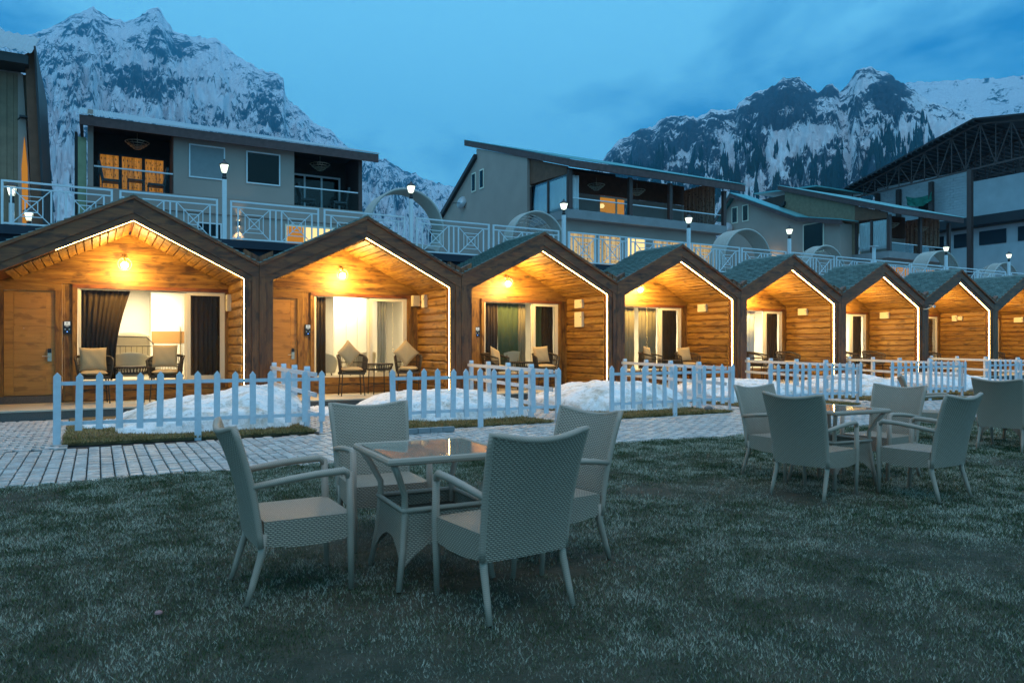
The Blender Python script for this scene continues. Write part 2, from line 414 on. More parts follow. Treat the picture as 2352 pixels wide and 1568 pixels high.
M['ground'] = soil('far_ground', (0.35,0.38,0.40), (0.6,0.64,0.66), 0.05)
M['bedsoil'] = soil('bed_soil', (0.10,0.075,0.03), (0.24,0.16,0.07))
def blade(name, stops, sc):
    t = NT(name); geo = t.n('ShaderNodeNewGeometry'); at = t.n('ShaderNodeAttribute'); at.attribute_name = 'tone'
    a = t.noise(geo.outputs['Position'], sc, 6, 0.65, 0.3)
    k = t.math('ADD', a, t.math('MULTIPLY_ADD', at.outputs['Fac'], 0.34, -0.17))
    return t.pbr(t.ramp(k, stops), 0.8, 0, None, 0.2)
M['blade'] = blade('matted_grass', [(0.38,(0.016,0.045,0.008)), (0.46,(0.060,0.090,0.026)), (0.52,(0.21,0.19,0.10)), (0.62,(0.56,0.50,0.38))], 2.2)
M['bedgrass'] = blade('dry_bed_grass', [(0.34,(0.13,0.11,0.03)), (0.46,(0.32,0.20,0.07)), (0.66,(0.44,0.29,0.12))], 1.6)
M['conifer'] = plain('conifer', (0.018,0.032,0.026), 0.9, var=0.3, sc=0.02)
# ------------------------------------------------------------------ ground, lawn, paving
def sheet(x0, x1, y0, y1, z, nx=2, ny=2, fn=None):
    b = MB(); b.grid([[(x0+(x1-x0)*i/(nx-1), y0+(y1-y0)*j/(ny-1), z+(fn(x0+(x1-x0)*i/(nx-1), y0+(y1-y0)*j/(ny-1)) if fn else 0)) for i in range(nx)] for j in range(ny)])
    return b
struct(sheet(-7000, 7000, -7000, 7000, -0.09).build('ground', M['ground']))
def lawn_edge(x): return 8.62-0.055*max(min(x, 12), -3)+0.05*math.sin(x*1.3)+0.03*math.sin(x*3.7)
def lawn_h(x, y): return 0.012*math.sin(x*1.7+y)*math.cos(y*1.3)
LX = [-14+0.5*i for i in range(133)]
b = MB(); b.grid([[(x, -6+(lawn_edge(x)+6)*j/40, -0.008+lawn_h(x, -6+(lawn_edge(x)+6)*j/40)*min(1, (40-j)/6)) for x in LX] for j in range(41)])
struct(b.build('lawn', M['soil']))
struct(sheet(-14, 60, 7.6, 16.2, -0.030).build('path', M['joint']))
path = [o for o in COL.objects if o.name == 'path'][0]

rng = np.random.default_rng(5)
def paver_spots():
    """main path: bricks laid across the walk in stretcher bond; walkways: rows along it"""
    main = []; walk = []
    w, l = 0.132, 0.205
    x = -3.2; c = 0
    while x < 24:
        y = lawn_edge(x)-0.02+((c % 2)*l/2)-l/2+0.13
        if y < lawn_edge(x)-0.05: y += l
        while y < 11.35+0.02*x*0:
            main.append((x, y, 0)); y += l
        x += w; c += 1
    for (xa, xb) in ((-3.3, -0.42), (3.12, 4.30), (7.2, 8.35), (11.4, 12.6), (15.5, 16.7), (19.8, 20.8)):
        y = 11.50; r = 0
        while y < 15.95:
            x = xa+(r % 2)*l/2
            while x < xb: walk.append((x, y, math.pi/2)); x += l
            y += w; r += 1
    return main, walk, w, l
main, walk, PW, PL = paver_spots()
allp = [(math.hypot(x-0, y), x, y, r) for x, y, r in main+walk]
vis = [p for p in allp if (p[1]*0.8711-p[2]*0.4911)/(p[1]*0.4911+p[2]*0.8711) > -0.72]
vis.sort()
def paver_me(bb, w=PW-0.014, l=PL-0.040):
    x, y, c = w/2, l/2, 0.008
    bb.v += [(-x,-y,-0.03),(x,-y,-0.03),(x,y,-0.03),(-x,y,-0.03),(-x,-y,-c),(x,-y,-c),(x,y,-c),(-x,y,-c),(-x+c,-y+c,0),(x-c,-y+c,0),(x-c,y-c,0),(-x+c,y-c,0)]
    for k in (0, 4):
        for i in range(4): j = (i+1) % 4; bb.f.append((k+i, k+j, k+4+j, k+4+i))
    bb.f.append((8,9,10,11))
for d, x, y, r in vis[:300]:
    o = part('paver', 'paver', M['paver'], path, paver_me)
    o.location = (x, y, random.uniform(-0.004, 0.003)); o.rotation_euler = (random.uniform(-.03,.03), random.uniform(-.02,.02), r+random.uniform(-.02,.02))
tb = MB(); paver_me(tb); tv = np.array(tb.v); tf = [f for f in tb.f]
V = []; F = []
for k, (d, x, y, r) in enumerate(vis[300:]):
    a = r+random.uniform(-.02,.02); ca, sa = math.cos(a), math.sin(a)
    q = tv.copy(); q[:,0] = tv[:,0]*ca-tv[:,1]*sa+x; q[:,1] = tv[:,0]*sa+tv[:,1]*ca+y; q[:,2] += random.uniform(-.004,.003)+tv[:,0]*random.uniform(-.02,.02)
    V.append(q); F += [[i+k*12 for i in f] for f in tf]
o = link('paver_field', np_mesh('paver_field', np.concatenate(V), np.array(F), M['paver']), path); stuff(o)

def grass(name, n, region, hmin, hmax, wid, mat, edge=None, z=0.0, lean=0.9, seed=1):
    r = np.random.default_rng(seed); x, y = region(r, n)
    if edge is not None:
        k = y < np.vectorize(edge)(x); x, y = x[k], y[k]
    k = fbm(x*1.1, y*1.1, 4, 41)+0.25*fbm(x*6, y*6, 2, 43) > r.uniform(0.26, 0.56, len(x)); x, y = x[k], y[k]   # worn, thin patches
    n = len(x); a = r.uniform(0, 2*np.pi, n); h = r.uniform(hmin, hmax, n)*(0.6+0.8*fbm(x*2.2, y*2.2, 3, 9)); l = r.uniform(0.2, lean, n)*h*1.5
    b = r.uniform(0, 2*np.pi, n); dist = np.hypot(x, y); w = wid*(1+np.maximum(0, dist-4)*0.16)
    V = np.zeros((n, 3, 3)); dx, dy = np.cos(a)*w/2, np.sin(a)*w/2
    V[:,0] = np.stack([x-dx, y-dy, np.full(n, z-0.006)], 1); V[:,1] = np.stack([x+dx, y+dy, np.full(n, z-0.006)], 1)
    V[:,2] = np.stack([x+np.cos(b)*l, y+np.sin(b)*l, z+h], 1)
    F = np.arange(3*n).reshape(n, 3)
    tone = np.repeat(r.uniform(0, 1, n), 3)
    return link(name, np_mesh(name, V.reshape(-1, 3), F, mat, attrs={'tone': tone}))
def near_reg(r, n):
    d = 2.3+(r.uniform(0, 1, n)**0.72)*11.0; t = r.uniform(-0.80, 0.80, n)
    return (0.8711*t+0.4911)*d, (-0.4911*t+0.8711)*d
def far_reg(r, n):
    d = 8+(r.uniform(0, 1, n))*40; t = r.uniform(-0.2, 0.85, n)
    return (0.8711*t+0.4911)*d, (-0.4911*t+0.8711)*d
g = grass('lawn_grass', 900000, near_reg, 0.005, 0.018, 0.0030, M['blade'], lambda x: lawn_edge(x)+0.03*math.sin(x*9), seed=2); stuff(g)
tag(g, 'short matted frosty grass covering the whole lawn in the foreground', 'grass')
g = grass('lawn_grass', 150000, far_reg, 0.010, 0.026, 0.005, M['blade'], lambda x: lawn_edge(x)+0.03*math.sin(x*9), seed=3); stuff(g)
tag(g, 'short matted grass on the far right stretch of the lawn', 'grass')

# planting beds behind the picket fences
BEDS = [(-0.42, 3.0, 11.72, 11.48), (4.3, 7.05, 11.05, 10.9), (8.35, 11.3, 10.85, 10.8), (12.5, 15.4, 10.85, 10.8), (16.7, 19.7, 10.85, 10.8), (20.95, 24.4, 10.85, 10.8)]
for i, (xa, xb, ya, yb) in enumerate(BEDS):
    b = MB(); n = 26
    out = [(xa+0.03*math.sin(t*7+i), ya+0.15+(15.9-ya-0.1)*t/n) for t in range(n+1)] + [(xb+(0.03)*math.sin(t*5+i), 15.95-(15.95-yb-0.12)*t/n) for t in range(n+1)]
    out = out+[(xb-(xb-xa)*t/n, yb+(ya-yb)*t/n+0.08+0.03*math.sin(t*2.1+i)) for t in range(1, n)]
    b.prism(out[::-1], 'z', -0.02, 0.022); struct(b.build('planting_bed', M['bedsoil']))
def bed_reg(r, n):
    k = r.integers(0, len(BEDS), n); B = np.array(BEDS)[k]; u = r.uniform(0, 1, n); v = r.uniform(0, 1, n)**1.6
    x = B[:,0]+(B[:,1]-B[:,0])*u; y0 = B[:,2]+(B[:,3]-B[:,2])*u; return x, y0+0.06+v*3.4
g = grass('bed_grass', 90000, bed_reg, 0.02, 0.05, 0.006, M['bedgrass'], z=0.02, seed=4); stuff(g)
tag(g, 'dry brownish grass growing in the beds behind the picket fences', 'grass')

# plinth the cabins stand on
pl = struct(MB().box(-4.5, 42, 16.02, 18.3, -0.05, 0.150).build('plinth', M['granite']))
for i in range(62):
    part('tile', 'tile', M['tile'], pl, lambda b: b.box(-0.362, 0.362, -1.0, 1.0, 0, 0.03), loc=(-3.9+0.73*i, 17.0, 0.150+random.uniform(0,0.0015)))
# terrace block behind, its retaining wall and slab
struct(MB().box(-30, 130, 22.0, 75, -0.05, 4.20).build('terrace', M['concrete']))
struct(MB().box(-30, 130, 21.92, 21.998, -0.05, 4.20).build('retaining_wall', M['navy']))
struct(MB().box(-30, 130, 21.78, 75, 4.202, 4.335).build('terrace_slab', M['concrete']))
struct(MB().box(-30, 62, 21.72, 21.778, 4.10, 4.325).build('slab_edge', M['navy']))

# ------------------------------------------------------------------ mountains
L_ = [(-13.58,.3181),(-9.73,.3304),(-7.64,.3424),(-5.41,.356),(-5.07,.3497),(-4.37,.3442),(-3.97,.3532),(-2.82,.3653),(-1.6,.3829),(-.26,.401),(.57,.3923),(1.75,.3904),(2.34,.3951),(3.1,.41),(3.7,.4148),(4.2,.4031),(4.7,.3897),(5.89,.3852),(7.47,.3886),(8.2,.3806),(9.39,.3641),(10.6,.3557),(11.82,.3525),(12.19,.3448),(12.28,.3251),(13.06,.3123),(14.32,.2942),(15.59,.2844),(16.39,.2709),(16.88,.2628),(18.83,.2518),(19.65,.2502),(21.14,.2371),(22.97,.2234),(24.65,.2152),(26.84,.2039),(30.23,.1864),(35.3,.1678),(50,.10)]
R_ = [(20,.09),(27,.12),(30.23,.1627),(33.61,.2095),(34.96,.2297),(36.64,.2554),(37.63,.2753),(38.96,.2888),(40.27,.2935),(40.92,.3032),(42.54,.3071),(43.5,.3025),(44.77,.3098),(46.34,.3085),(46.55,.3167),(47.87,.3284),(49.09,.3343),(49.68,.3414),(50.72,.3401),(51.31,.3294),(52.03,.3168),(52.55,.3265),(52.95,.3282),(53.46,.3161),(54.03,.3255),(54.44,.3378),(55.27,.3424),(55.82,.3365),(56.5,.3293),(57.3,.3164),(58.35,.3004),(59.12,.2878),(61.85,.2622),(65.33,.2372),(73.28,.1984),(80,.17)]
R2_ = [(48,.20),(52.61,.2529),(55.41,.2899),(57.03,.3146),(58.35,.3149),(60.13,.3103),(61.85,.3061),(64.25,.3011),(67.49,.2934),(71.46,.279),(74.99,.2465),(84,.22)]
BL = [(4.2,.3694,1.97,.0187,1),(2.83,.3201,3.06,.0185,1.1),(-.33,.3776,1.55,.0205,.45),(.44,.2718,3.48,.031,.45),(-2.58,.3237,2.25,.0301,.4),(11.21,.3176,1.54,.0337,.5),(9.39,.2752,4.93,.0389,.25),(-1.84,.1593,3.06,.0557,-1.5),(6.75,.3249,2.94,.0218,-.3),(20.14,.219,2.66,.035,.4)]
BR = [(49.68,.3081,2.06,.0333,1.3),(47.87,.2834,1.81,.0281,.8),(56.76,.3075,1.59,.0236,1.5),(42.22,.2683,4.73,.0404,.75),(52.61,.3209,.57,.0109,1),(55.41,.2845,1.89,.0133,.5),(45.71,.2414,.44,.0397,-1.6),(49.24,.2477,.74,.039,-1.3),(51.45,.266,1.73,.0137,-1.3),(54.86,.3233,.69,.0107,-.6),(59.37,.2435,2.97,.0205,-1.5),(54.03,.2017,6.85,.0323,.35),(39.62,.23,3.24,.035,.6),(47.57,.1996,.91,.0281,-.8)]
class Mount:
    def __init__(s, name, prof, r0, r1, b0, b1, nb, nv, seed, blobs, base, amp, grain):
        s.prof = np.array(prof); s.r0, s.r1, s.seed, s.blobs, s.base, s.amp, s.grain = r0, r1, seed, blobs, base, amp, grain
        bb = np.linspace(b0, b1, nb); vv = np.concatenate([np.linspace(0, 1, nv), 1+np.linspace(0.02, 0.35, 10)])
        B, Vv = np.meshgrid(bb, vv); X, Y, Z, RK = s.at(B, Vv)
        P = np.stack([X, Y, Z], -1).reshape(-1, 3); n = nb; m = len(vv)
        i, j = np.meshgrid(np.arange(m-1), np.arange(n-1), indexing='ij'); k = (i*n+j).ravel()
        F = np.stack([k, k+1, k+n+1, k+n], 1)
        o = link(name, np_mesh(name, P, F, M['mount'], True, {'rock': RK.ravel()})); struct(o)
    def ridge(s, B):
        e = np.interp(B, s.prof[:,0], s.prof[:,1]); return e+(fbm(B*3.1, B*0+3, 4, s.seed+50)-0.5)*0.006
    def rr(s, B): return s.r1*(1+0.16*(fbm(B*0.13, B*0, 3, s.seed+20)-0.5))
    def at(s, B, V):
        r1 = s.rr(B); r = s.r0+(r1-s.r0)*V; E = s.ridge(B); vv = np.minimum(V, 1)
        g = 0.22*vv+0.78*vv**1.55
        z = r1*E*g
        gu = fbm(B*0.9+0.8*fbm(B*0.5, V*6, 3, s.seed+7), V*7, 6, s.seed, 0.58, True)-0.5
        fine = fbm(B*5+V*26, V*52-B*3, 5, s.seed+3, 0.6, True)-0.5
        w = np.sin(np.pi*np.clip(vv, 0, 1)**1.3)**0.8
        z = z+s.amp*r1*(gu*w+fine*0.16*(0.25+w))*np.minimum(vv*4, 1)
        z = np.where(V > 1, z-(V-1)*r1*0.9, z)
        e = z/r; rock = np.full_like(z, s.base)
        for b, el, sb, se, wt_ in s.blobs:
            q = ((B-b)/sb)**2+((e-el)/se)**2; q = q+1.4*(fbm(B*1.3, e*90, 4, s.seed+11)-0.5); rock += wt_*0.34*np.clip(1.35-q, 0, 1)
        rock = rock+s.grain*(fbm(B*1.1+e*40, e*130-B*0.5, 5, s.seed+31, 0.6)-0.5)+0.35*(fine)+0.25*gu
        a = np.radians(B); return r*np.sin(a), r*np.cos(a), z, rock
mtL = Mount('mountain', L_, 420, 4300, -14, 36, 620, 260, 3, BL, 0.28, 0.050, 0.80)
mtR = Mount('mountain', R_, 260, 2300, 20, 80, 620, 230, 9, BR, 0.40, 0.050, 0.70)
mtF = Mount('mountain', R2_, 2300, 4200, 48, 84, 260, 120, 17, [], 0.18, 0.03, 0.5)
# near snowy foot of the slopes between the buildings
hb = sheet(-160, 420, 76, 300, 0, 90, 40, lambda x, y: 4.3+max(0, (y-82))*0.085+0.9*math.sin(x*0.05+y*0.03)+0.5*math.sin(x*0.13))
struct(hb.build('snowfield', M['snow'], smooth=True))
# conifer forest on the lower right slopes and the foot of the left mountain
def forest(name, mt, n, b0, b1, v0, v1, hmin, hmax, seed, label, dens, emax=9):
    r = np.random.default_rng(seed); B = r.uniform(b0, b1, n); Vv = r.uniform(v0, v1, n)
    k = fbm(B*1.6, Vv*14, 4, seed)+0.25*(vn(B*7, Vv*3, seed+1)-0.5) > dens; B, Vv = B[k], Vv[k]
    X, Y, Z, _ = mt.at(B, Vv); e = Z/np.hypot(X, Y); kk = (e > 0.12) & (e < emax+0.02*(fbm(B*1.2, B*0, 3, 77)-0.5)*4); X, Y, Z = X[kk], Y[kk], Z[kk]; n = len(X)
    h = r.uniform(hmin, hmax, n); V = np.zeros((n, 15, 3)); rad = h*0.15
    for t, (za, zb, rs) in enumerate(((0.0, 0.5, 1.0), (0.28, 0.78, 0.72), (0.55, 1.0, 0.45))):
        for q in range(4):
            a = q*np.pi/2+r.uniform(0, 1, n)
            V[:, t*5+q] = np.stack([X+np.cos(a)*rad*rs, Y+np.sin(a)*rad*rs, Z+h*za], 1)
        V[:, t*5+4] = np.stack([X, Y, Z+h*zb], 1)
    f = np.array([[t*5+q, t*5+(q+1) % 4, t*5+4] for t in range(3) for q in range(4)])
    F = (f[None]+15*np.arange(n)[:, None, None]).reshape(-1, 3)
    o = link(name, np_mesh(name, V.reshape(-1, 3), F, M['conifer'])); stuff(o); tag(o, label, 'forest'); return o
forest('conifer_forest', mtR, 24000, 36, 72, 0.30, 0.74, 9, 24, 21, 'dark conifer forest on the lower slopes of the right mountain', 0.545, 0.255)
forest('conifer_forest', mtL, 3000, -6, 30, 0.05, 0.25, 10, 20, 22, 'sparse dark conifers at the foot of the left mountain', 0.56)
# ------------------------------------------------------------------ cabins
FY = 16.12                      # plane of the cabin fronts
TS = (4.27-3.08)/2.35           # roof slope
ORD = ['first', 'second', 'third', 'fourth', 'fifth', 'sixth', 'seventh', 'eighth']
def siding(b, L, h=0.19, t=0.042):
    """half-log siding board along x, face towards -y"""
    b.prism([(0, 0), (0, h-0.010), (-t*0.30, h-0.010), (-t, h-0.042), (-t*0.92, 0.034), (-t*0.35, 0.0)], 'x', 0, L)
def board_y(b, L, w, t): b.prism([(-w/2, 0), (w/2, 0), (w/2, -t*0.5), (w/2-0.008, -t), (-w/2+0.008, -t), (-w/2, -t*0.5)], 'y', 0, L)
def curtain(parent, name, mat, x0, x1, z0, z1, y, amp=0.035, waves=9, gather=None, rot90=False):
    """pleated cloth; gather=(fraction of width at the bottom side)"""
    b = MB(); n = waves*8; P = []
    for j in range(9):
        t = j/8; row = []
        for i in range(n+1):
            u = i/n; xx = x0+(x1-x0)*u
            if gather: xx = x0+(x1-x0)*u*(1-gather*math.sin(math.pi*min(1, (1-t)*0.62)))
            row.append((xx, y+amp*math.sin(u*waves*2*math.pi+0.6*math.sin(u*11))+0.01*math.sin(j*1.7+i), z0+(z1-z0)*t))
        P.append(row)
    b.grid(P)
    o = b.build(name, mat, parent, smooth=True)
    sm = o.modifiers.new('thickness', 'SOLIDIFY'); sm.thickness = 0.006
    return o
FONT_CACHE = {}
def text_mesh(s, size):
    if (s, size) not in FONT_CACHE:
        cu = bpy.data.curves.new('lettering', 'FONT'); cu.body = s; cu.size = size; cu.align_x = 'CENTER'; cu.align_y = 'CENTER'; cu.extrude = 0.0004
        o = bpy.data.objects.new('lettering', cu); COL.objects.link(o)
        me = bpy.data.meshes.new_from_object(o.evaluated_get(bpy.context.evaluated_depsgraph_get())); bpy.data.objects.remove(o)
        FONT_CACHE[(s, size)] = me
    return FONT_CACHE[(s, size)]
def lettering(s, size, mat, parent, loc):
    me = text_mesh(s, size).copy(); me.materials.clear(); me.materials.append(mat)
    return link('lettering', me, parent, loc, (R(90), 0, 0))

# per cabin: window left, mullion, window right (local x), door right edge
CW = [(-.97, 1.15, 1.95, -1.38), (-.68, .72, 1.72, -1.10), (-.70, .88, 1.72, -1.10), (-.62, .90, 1.77, -1.06), (-.66, .95, 1.80, -1.08), (-.66, .95, 1.80, -1.08), (-.66, .95, 1.80, -1.08), (-.66, .95, 1.80, -1.08)]
CLAB = ['first timber cabin from the left, nearest, its bright room behind a drawn dark curtain',
        'second timber cabin from the left, bright room, narrow dark curtain at the window edge',
        'third timber cabin from the left, green and dark curtains, two stacked meter boxes',
        'fourth timber cabin from the left, tan curtains with a bright vertical gap',
        'fifth timber cabin from the left, wall lamp half hidden by its front post',
        'sixth timber cabin from the left, bright narrow window, security camera on its right post',
        'seventh timber cabin from the left, narrow window and a small double box on the wall',
        'eighth timber cabin, cut off by the right edge of the photo']
def gable_poly(z0, z1, zt, half):
    """slice of the gable between z0 and z1 below the roof line zt-TS*|x|"""
    w0 = min(half, (zt-z0)/TS); w1 = min(half, max(0.02, (zt-z1)/TS))
    return [(-w0, z0), (w0, z0), (w1, z1), (-w1, z1)]
def cabin(i):
    cx = 0.62+4.7*i; wl, mu, wr, dr = CW[i]
    t = thing('timber_cabin', CLAB[i], 'cabin', (cx, FY, 0), 0, 'timber cabins in a row')
    zf = 0.182; YB = 1.98
    # front frame: posts made of vertical boards, rafters mitred at the peak
    for sx in (-1, 1):
        wd = 0.22 if (i == 0 and sx < 0) else 0.0     # the end cabin is a little wider on its outer side
        for (a, b_, pr) in ((2.06+wd, 2.205+wd, 0.0), (2.208+wd, 2.345+wd, -0.022)):
            x0, x1 = sorted((sx*a, sx*b_))
            def pb(b, x0=x0, x1=x1, pr=pr, a=a, b_=b_):
                za = 4.27-TS*abs(x0); zb = 4.27-TS*abs(x1)
                b.prism([(x0, 0.0), (x1, 0.0), (x1, zb-0.03), (x0, za-0.03)], 'y', pr, 0.16)
            part(('post', sx, a, wd), 'post_board', M['dwood_z'], t, pb, loc=(0,0,0.184))
        def raf(b, sx=sx, o0=0.0, o1=0.0, pr=0.0, y1=0.16, wd=wd):
            h = 2.345+wd
            q = [(0, 4.27-o0), (sx*h, 4.27-o0-TS*h), (sx*h, 4.27-o1-TS*h), (0, 4.27-o1)]
            if sx > 0: q = q[::-1]
            b.prism(q, 'y', pr, y1)
        part(('trim', sx, wd), 'barge_trim', M['dwood_x'], t, lambda b: raf(b, o0=-0.015, o1=0.052, pr=-0.075, y1=-0.032))
        part(('raf', sx, wd), 'rafter_board', M['dwood_x'], t, lambda b: raf(b, o0=0.02, o1=0.325, pr=-0.030))
        part(('raf2', sx, wd), 'rafter_board', M['dwood_x'], t, lambda b: raf(b, o0=0.328, o1=0.47, pr=-0.008))
    # side walls of the porch
    def wallplank(b): siding(b, 1.80, 0.197)
    for k in range(13):
        z = zf+0.005+k*0.198
        part('sidepl', 'wall_plank', M['wood_x'], t, wallplank, loc=(2.062+0.03*0+random.uniform(-0.004,0.004), 1.965, z), rot=(0,0,-math.pi/2))
        if i == 0: part('sidepl', 'wall_plank', M['wood_x'], t, wallplank, loc=(-2.535, 0.165, z), rot=(0,0,math.pi/2))
    MB().box(2.064, 2.34, 0.165, YB+0.1, 0.19, 2.84).build('side_wall', M['dwood_z'], t)
    if i == 0: MB().box(-2.56, -2.537, 0.165, YB+0.1, 0.19, 2.9).build('side_wall', M['dwood_z'], t)
    # soffit boards, running front to back
    for sx in (-1, 1):
        for k in range(15):
            d = 0.09+k*0.1395; z = 3.80-TS*d
            o = part('soffit', 'soffit_board', M['wood_y'], t, lambda b: board_y(b, 1.80, 0.143, 0.024),
                     loc=(sx*d, 0.165, z+random.uniform(-0.009,0.005)), rot=(0, sx*math.atan(TS), 0))
    # roof slab and ridge
    for sx in (-1, 1):
        def slab(b, sx=sx):
            q = [(0, 4.235), (sx*2.345, 4.235-TS*2.345), (sx*2.345, 3.85-TS*2.345), (0, 3.85)]
            b.prism(q[::-1] if sx > 0 else q, 'y', 0.162, 2.02)
        part(('slab', sx), 'roof_deck', M['dwood_x'], t, slab)
    # shingles in courses parallel to the eave
    ncol = 13 if i < 4 else 12; nrow = 21
    cw_ = 2.04/ncol; L = 2.345*math.sqrt(1+TS*TS); rh = L/nrow; an = math.atan(TS)
    def sh(b, w=cw_-0.006, l=rh*1.7):
        b.v += [(-w/2,0,0),(w/2,0,0),(w/2,l,0.002),(-w/2,l,0.002),(-w/2+0.004,0.0,0.026),(w/2-0.004,0.0,0.026),(w/2,l,0.006),(-w/2,l,0.006)]
        b.f += [(0,3,2,1),(4,5,6,7),(0,1,5,4),(1,2,6,5),(2,3,7,6),(3,0,4,7)]
    spots = []
    for sx in (-1, 1):
        for r_ in range(nrow):
            s0 = L-(r_+1)*rh+rh*0.98       # distance from ridge down the slope to the lower edge
            for c in range(ncol+(r_ % 2)):
                y = -0.03+(c+0.5)*cw_-(r_ % 2)*cw_/2
                if y < 0.0: y = 0.0+cw_*0.15
                spots.append((sx, s0+0.03, y))
    def sh_mat(sx, s0, y):
        d = s0*math.cos(an); z = 4.262-TS*d
        # local frame: +y of the shingle runs up the slope, x runs along the cabin depth
        up = Vector((-sx*math.cos(an), 0, math.sin(an))); al = Vector((0, 1, 0)) if sx > 0 else Vector((0, -1, 0))
        nrm = al.cross(up)
        if nrm.z < 0: al = -al; nrm = al.cross(up)
        j = random.uniform(-0.02, 0.02); al2 = (al+up*j).normalized(); up2 = nrm.cross(al2).normalized(); tilt = 0.13+random.uniform(-.02,.03)
        up3 = (up2*math.cos(tilt)-nrm*math.sin(tilt)); n3 = al2.cross(up3)
        m = Matrix((al2, up3, n3)).transposed().to_4x4(); m.translation = Vector((sx*d, y, z))+nrm*0.030+Vector((0,0,0)); return m
    key = ('shingle', ncol)
    if key not in CACHE:
        b = MB(); sh(b); CACHE[key] = b.mesh('shingle', M['slate'])
    lim = (110, 90, 90, 60, 0, 0, 0, 0)[i]
    order = sorted(spots, key=lambda q: (q[2]+(0.0 if q[0] < 0 else 2)))
    for q in order[:lim]:
        o = link('shingle', CACHE[key], t); o.matrix_local = sh_mat(*q)
    bb = MB()
    base = MB(); sh(base)
    for q in order[lim:]:
        m = sh_mat(*q); n0 = len(bb.v); bb.v += [tuple(m @ Vector(p)) for p in base.v]; bb.f += [tuple(n0+k for k in f) for f in base.f]
    stuff(bb.build('shingle_field', M['slate'], t))
    MB().prism([(-0.07, 4.262), (0, 4.325), (0.07, 4.262), (0, 4.29)], 'y', -0.06, 2.03).build('ridge_cap', M['slate'], t)
    # gable boards of the back wall
    for k in range(6):
        z0 = 2.76+k*0.205
        if z0 > 3.70: break
        z1 = min(z0+0.2, 3.80)
        part(('gab', k), 'gable_plank', M['wood_x'], t, lambda b, z0=z0, z1=z1: b.prism(gable_poly(z0, z1, 3.835, 2.50), 'y', YB-0.022-0.004*(k % 2), YB+0.03))
    # back wall framing
    yb = YB
    def bx(name, x0, x1, z0, z1, y0, mat): return MB().box(x0, x1, y0, yb+0.06, z0, z1).build(name, M[mat], t)
    bx('lintel_board', -2.33 if i else -2.55, 2.06, 2.665, 2.757, yb-0.035, 'wood_x')
    bx('jamb_board', wl-0.24, wl-0.015, zf, 2.662, yb-0.012, 'wood_z'); bx('jamb_board', wl-0.10, wl-0.012, zf, 2.66, yb-0.05, 'wood_z')
    bx('jamb_board', wr+0.012, wr+0.11, zf, 2.662, yb-0.045, 'wood_z'); 
    if wr+0.115 < 2.04: bx('jamb_board', wr+0.115, 2.055, zf, 2.66, yb-0.02, 'wood_z')
    bx('head_board', wl-0.10, wr+0.11, 2.585, 2.662, yb-0.052, 'dwood_x')
    for k, (za, zb) in enumerate(((zf, 0.385), (0.39, 0.575))): bx('skirt_plank', wl-0.24, wr+0.1, za+0.002, zb, yb-0.022-0.006*k, 'wood_x')
    # door
    xl = max(-2.27, dr-0.95)
    bx('door_frame', dr+0.002, dr+0.12, zf+0.02, 2.62, yb-0.05, 'wood_z'); bx('door_frame', -2.33 if i else -2.55, xl-0.003, zf+0.02, 2.62, yb-0.05, 'wood_z')
    bx('door_frame', -2.33, dr+0.12, 2.50, 2.662, yb-0.056, 'wood_x')
    if wl-0.24 > dr+0.13: bx('filler_board', dr+0.125, wl-0.243, zf, 2.66, yb-0.015, 'wood_z')
    door = MB().box(xl, dr, yb-0.005, yb+0.04, 0.335, 2.495).build('door', M['door'], t)
    MB().box(-2.33, dr+0.12, yb-0.14, yb+0.05, 0.182, 0.325).build('threshold', M['granite'], t)
    for k in range(6):
        z0 = 0.35+k*0.357
        MB().box(xl+0.17, dr-0.165, yb-0.014, yb-0.004, z0, z0+0.350).build('door_panel', M['door'], door)
    MB().box(dr-0.16, dr-0.004, yb-0.014, yb-0.004, 0.345, 2.49).build('door_stile', M['door'], door)
    MB().box(xl+0.004, xl+0.165, yb-0.014, yb-0.004, 0.345, 2.49).build('door_stile', M['door'], door)
    b = MB(); b.box(dr-0.135, dr-0.065, yb-0.032, yb-0.013, 1.04, 1.30).tube([(dr-0.1, yb-0.03, 1.14), (dr-0.1, yb-0.075, 1.14)], 0.012).tube([(dr-0.09, yb-0.075, 1.14), (dr-0.23, yb-0.075, 1.145)], 0.010)
    b.build('handle', M['steel'], door)
    MB().box(dr-0.133, dr-0.067, yb-0.040, yb-0.0325, 1.21, 1.30).build('card_reader', M['black'], door)
    MB().tube([(dr-0.55, yb-0.02, 1.72), (dr-0.55, yb-0.014, 1.72)], 0.008).build('peephole', M['steel'], door)
    # sliding window
    z0, z1 = 0.62, 2.575
    win = MB().box(wl, wr, yb-0.02, yb+0.07, z0-0.04, z0).box(wl, wr, yb-0.02, yb+0.07, z1, z1+0.008).box(wl, wl+0.03, yb-0.02, yb+0.07, z0, z1).box(wr-0.03, wr, yb-0.02, yb+0.07, z0, z1).build('window', M['upvc'], t)
    MB().box(mu, mu+0.075, yb-0.016, yb+0.03, z0+0.002, z1-0.002).box(wr-0.10, wr-0.031, yb-0.016, yb+0.03, z0+0.002, z1-0.002).box(mu+0.076, wr-0.101, yb-0.016, yb+0.03, z0+0.002, z0+0.07).box(mu+0.076, wr-0.101, yb-0.016, yb+0.03, z1-0.075, z1-0.002).build('sash', M['upvc'], win)
    MB().box(mu-0.05, mu-0.002, yb+0.032, yb+0.068, z0+0.002, z1-0.002).box(wl+0.031, wl+0.055, yb+0.032, yb+0.068, z0+0.002, z1-0.002).build('sash', M['upvc'], win)
    MB().box(wl+0.056, mu-0.051, yb+0.045, yb+0.051, z0+0.001, z1-0.001).build('pane', M['glass'], win)
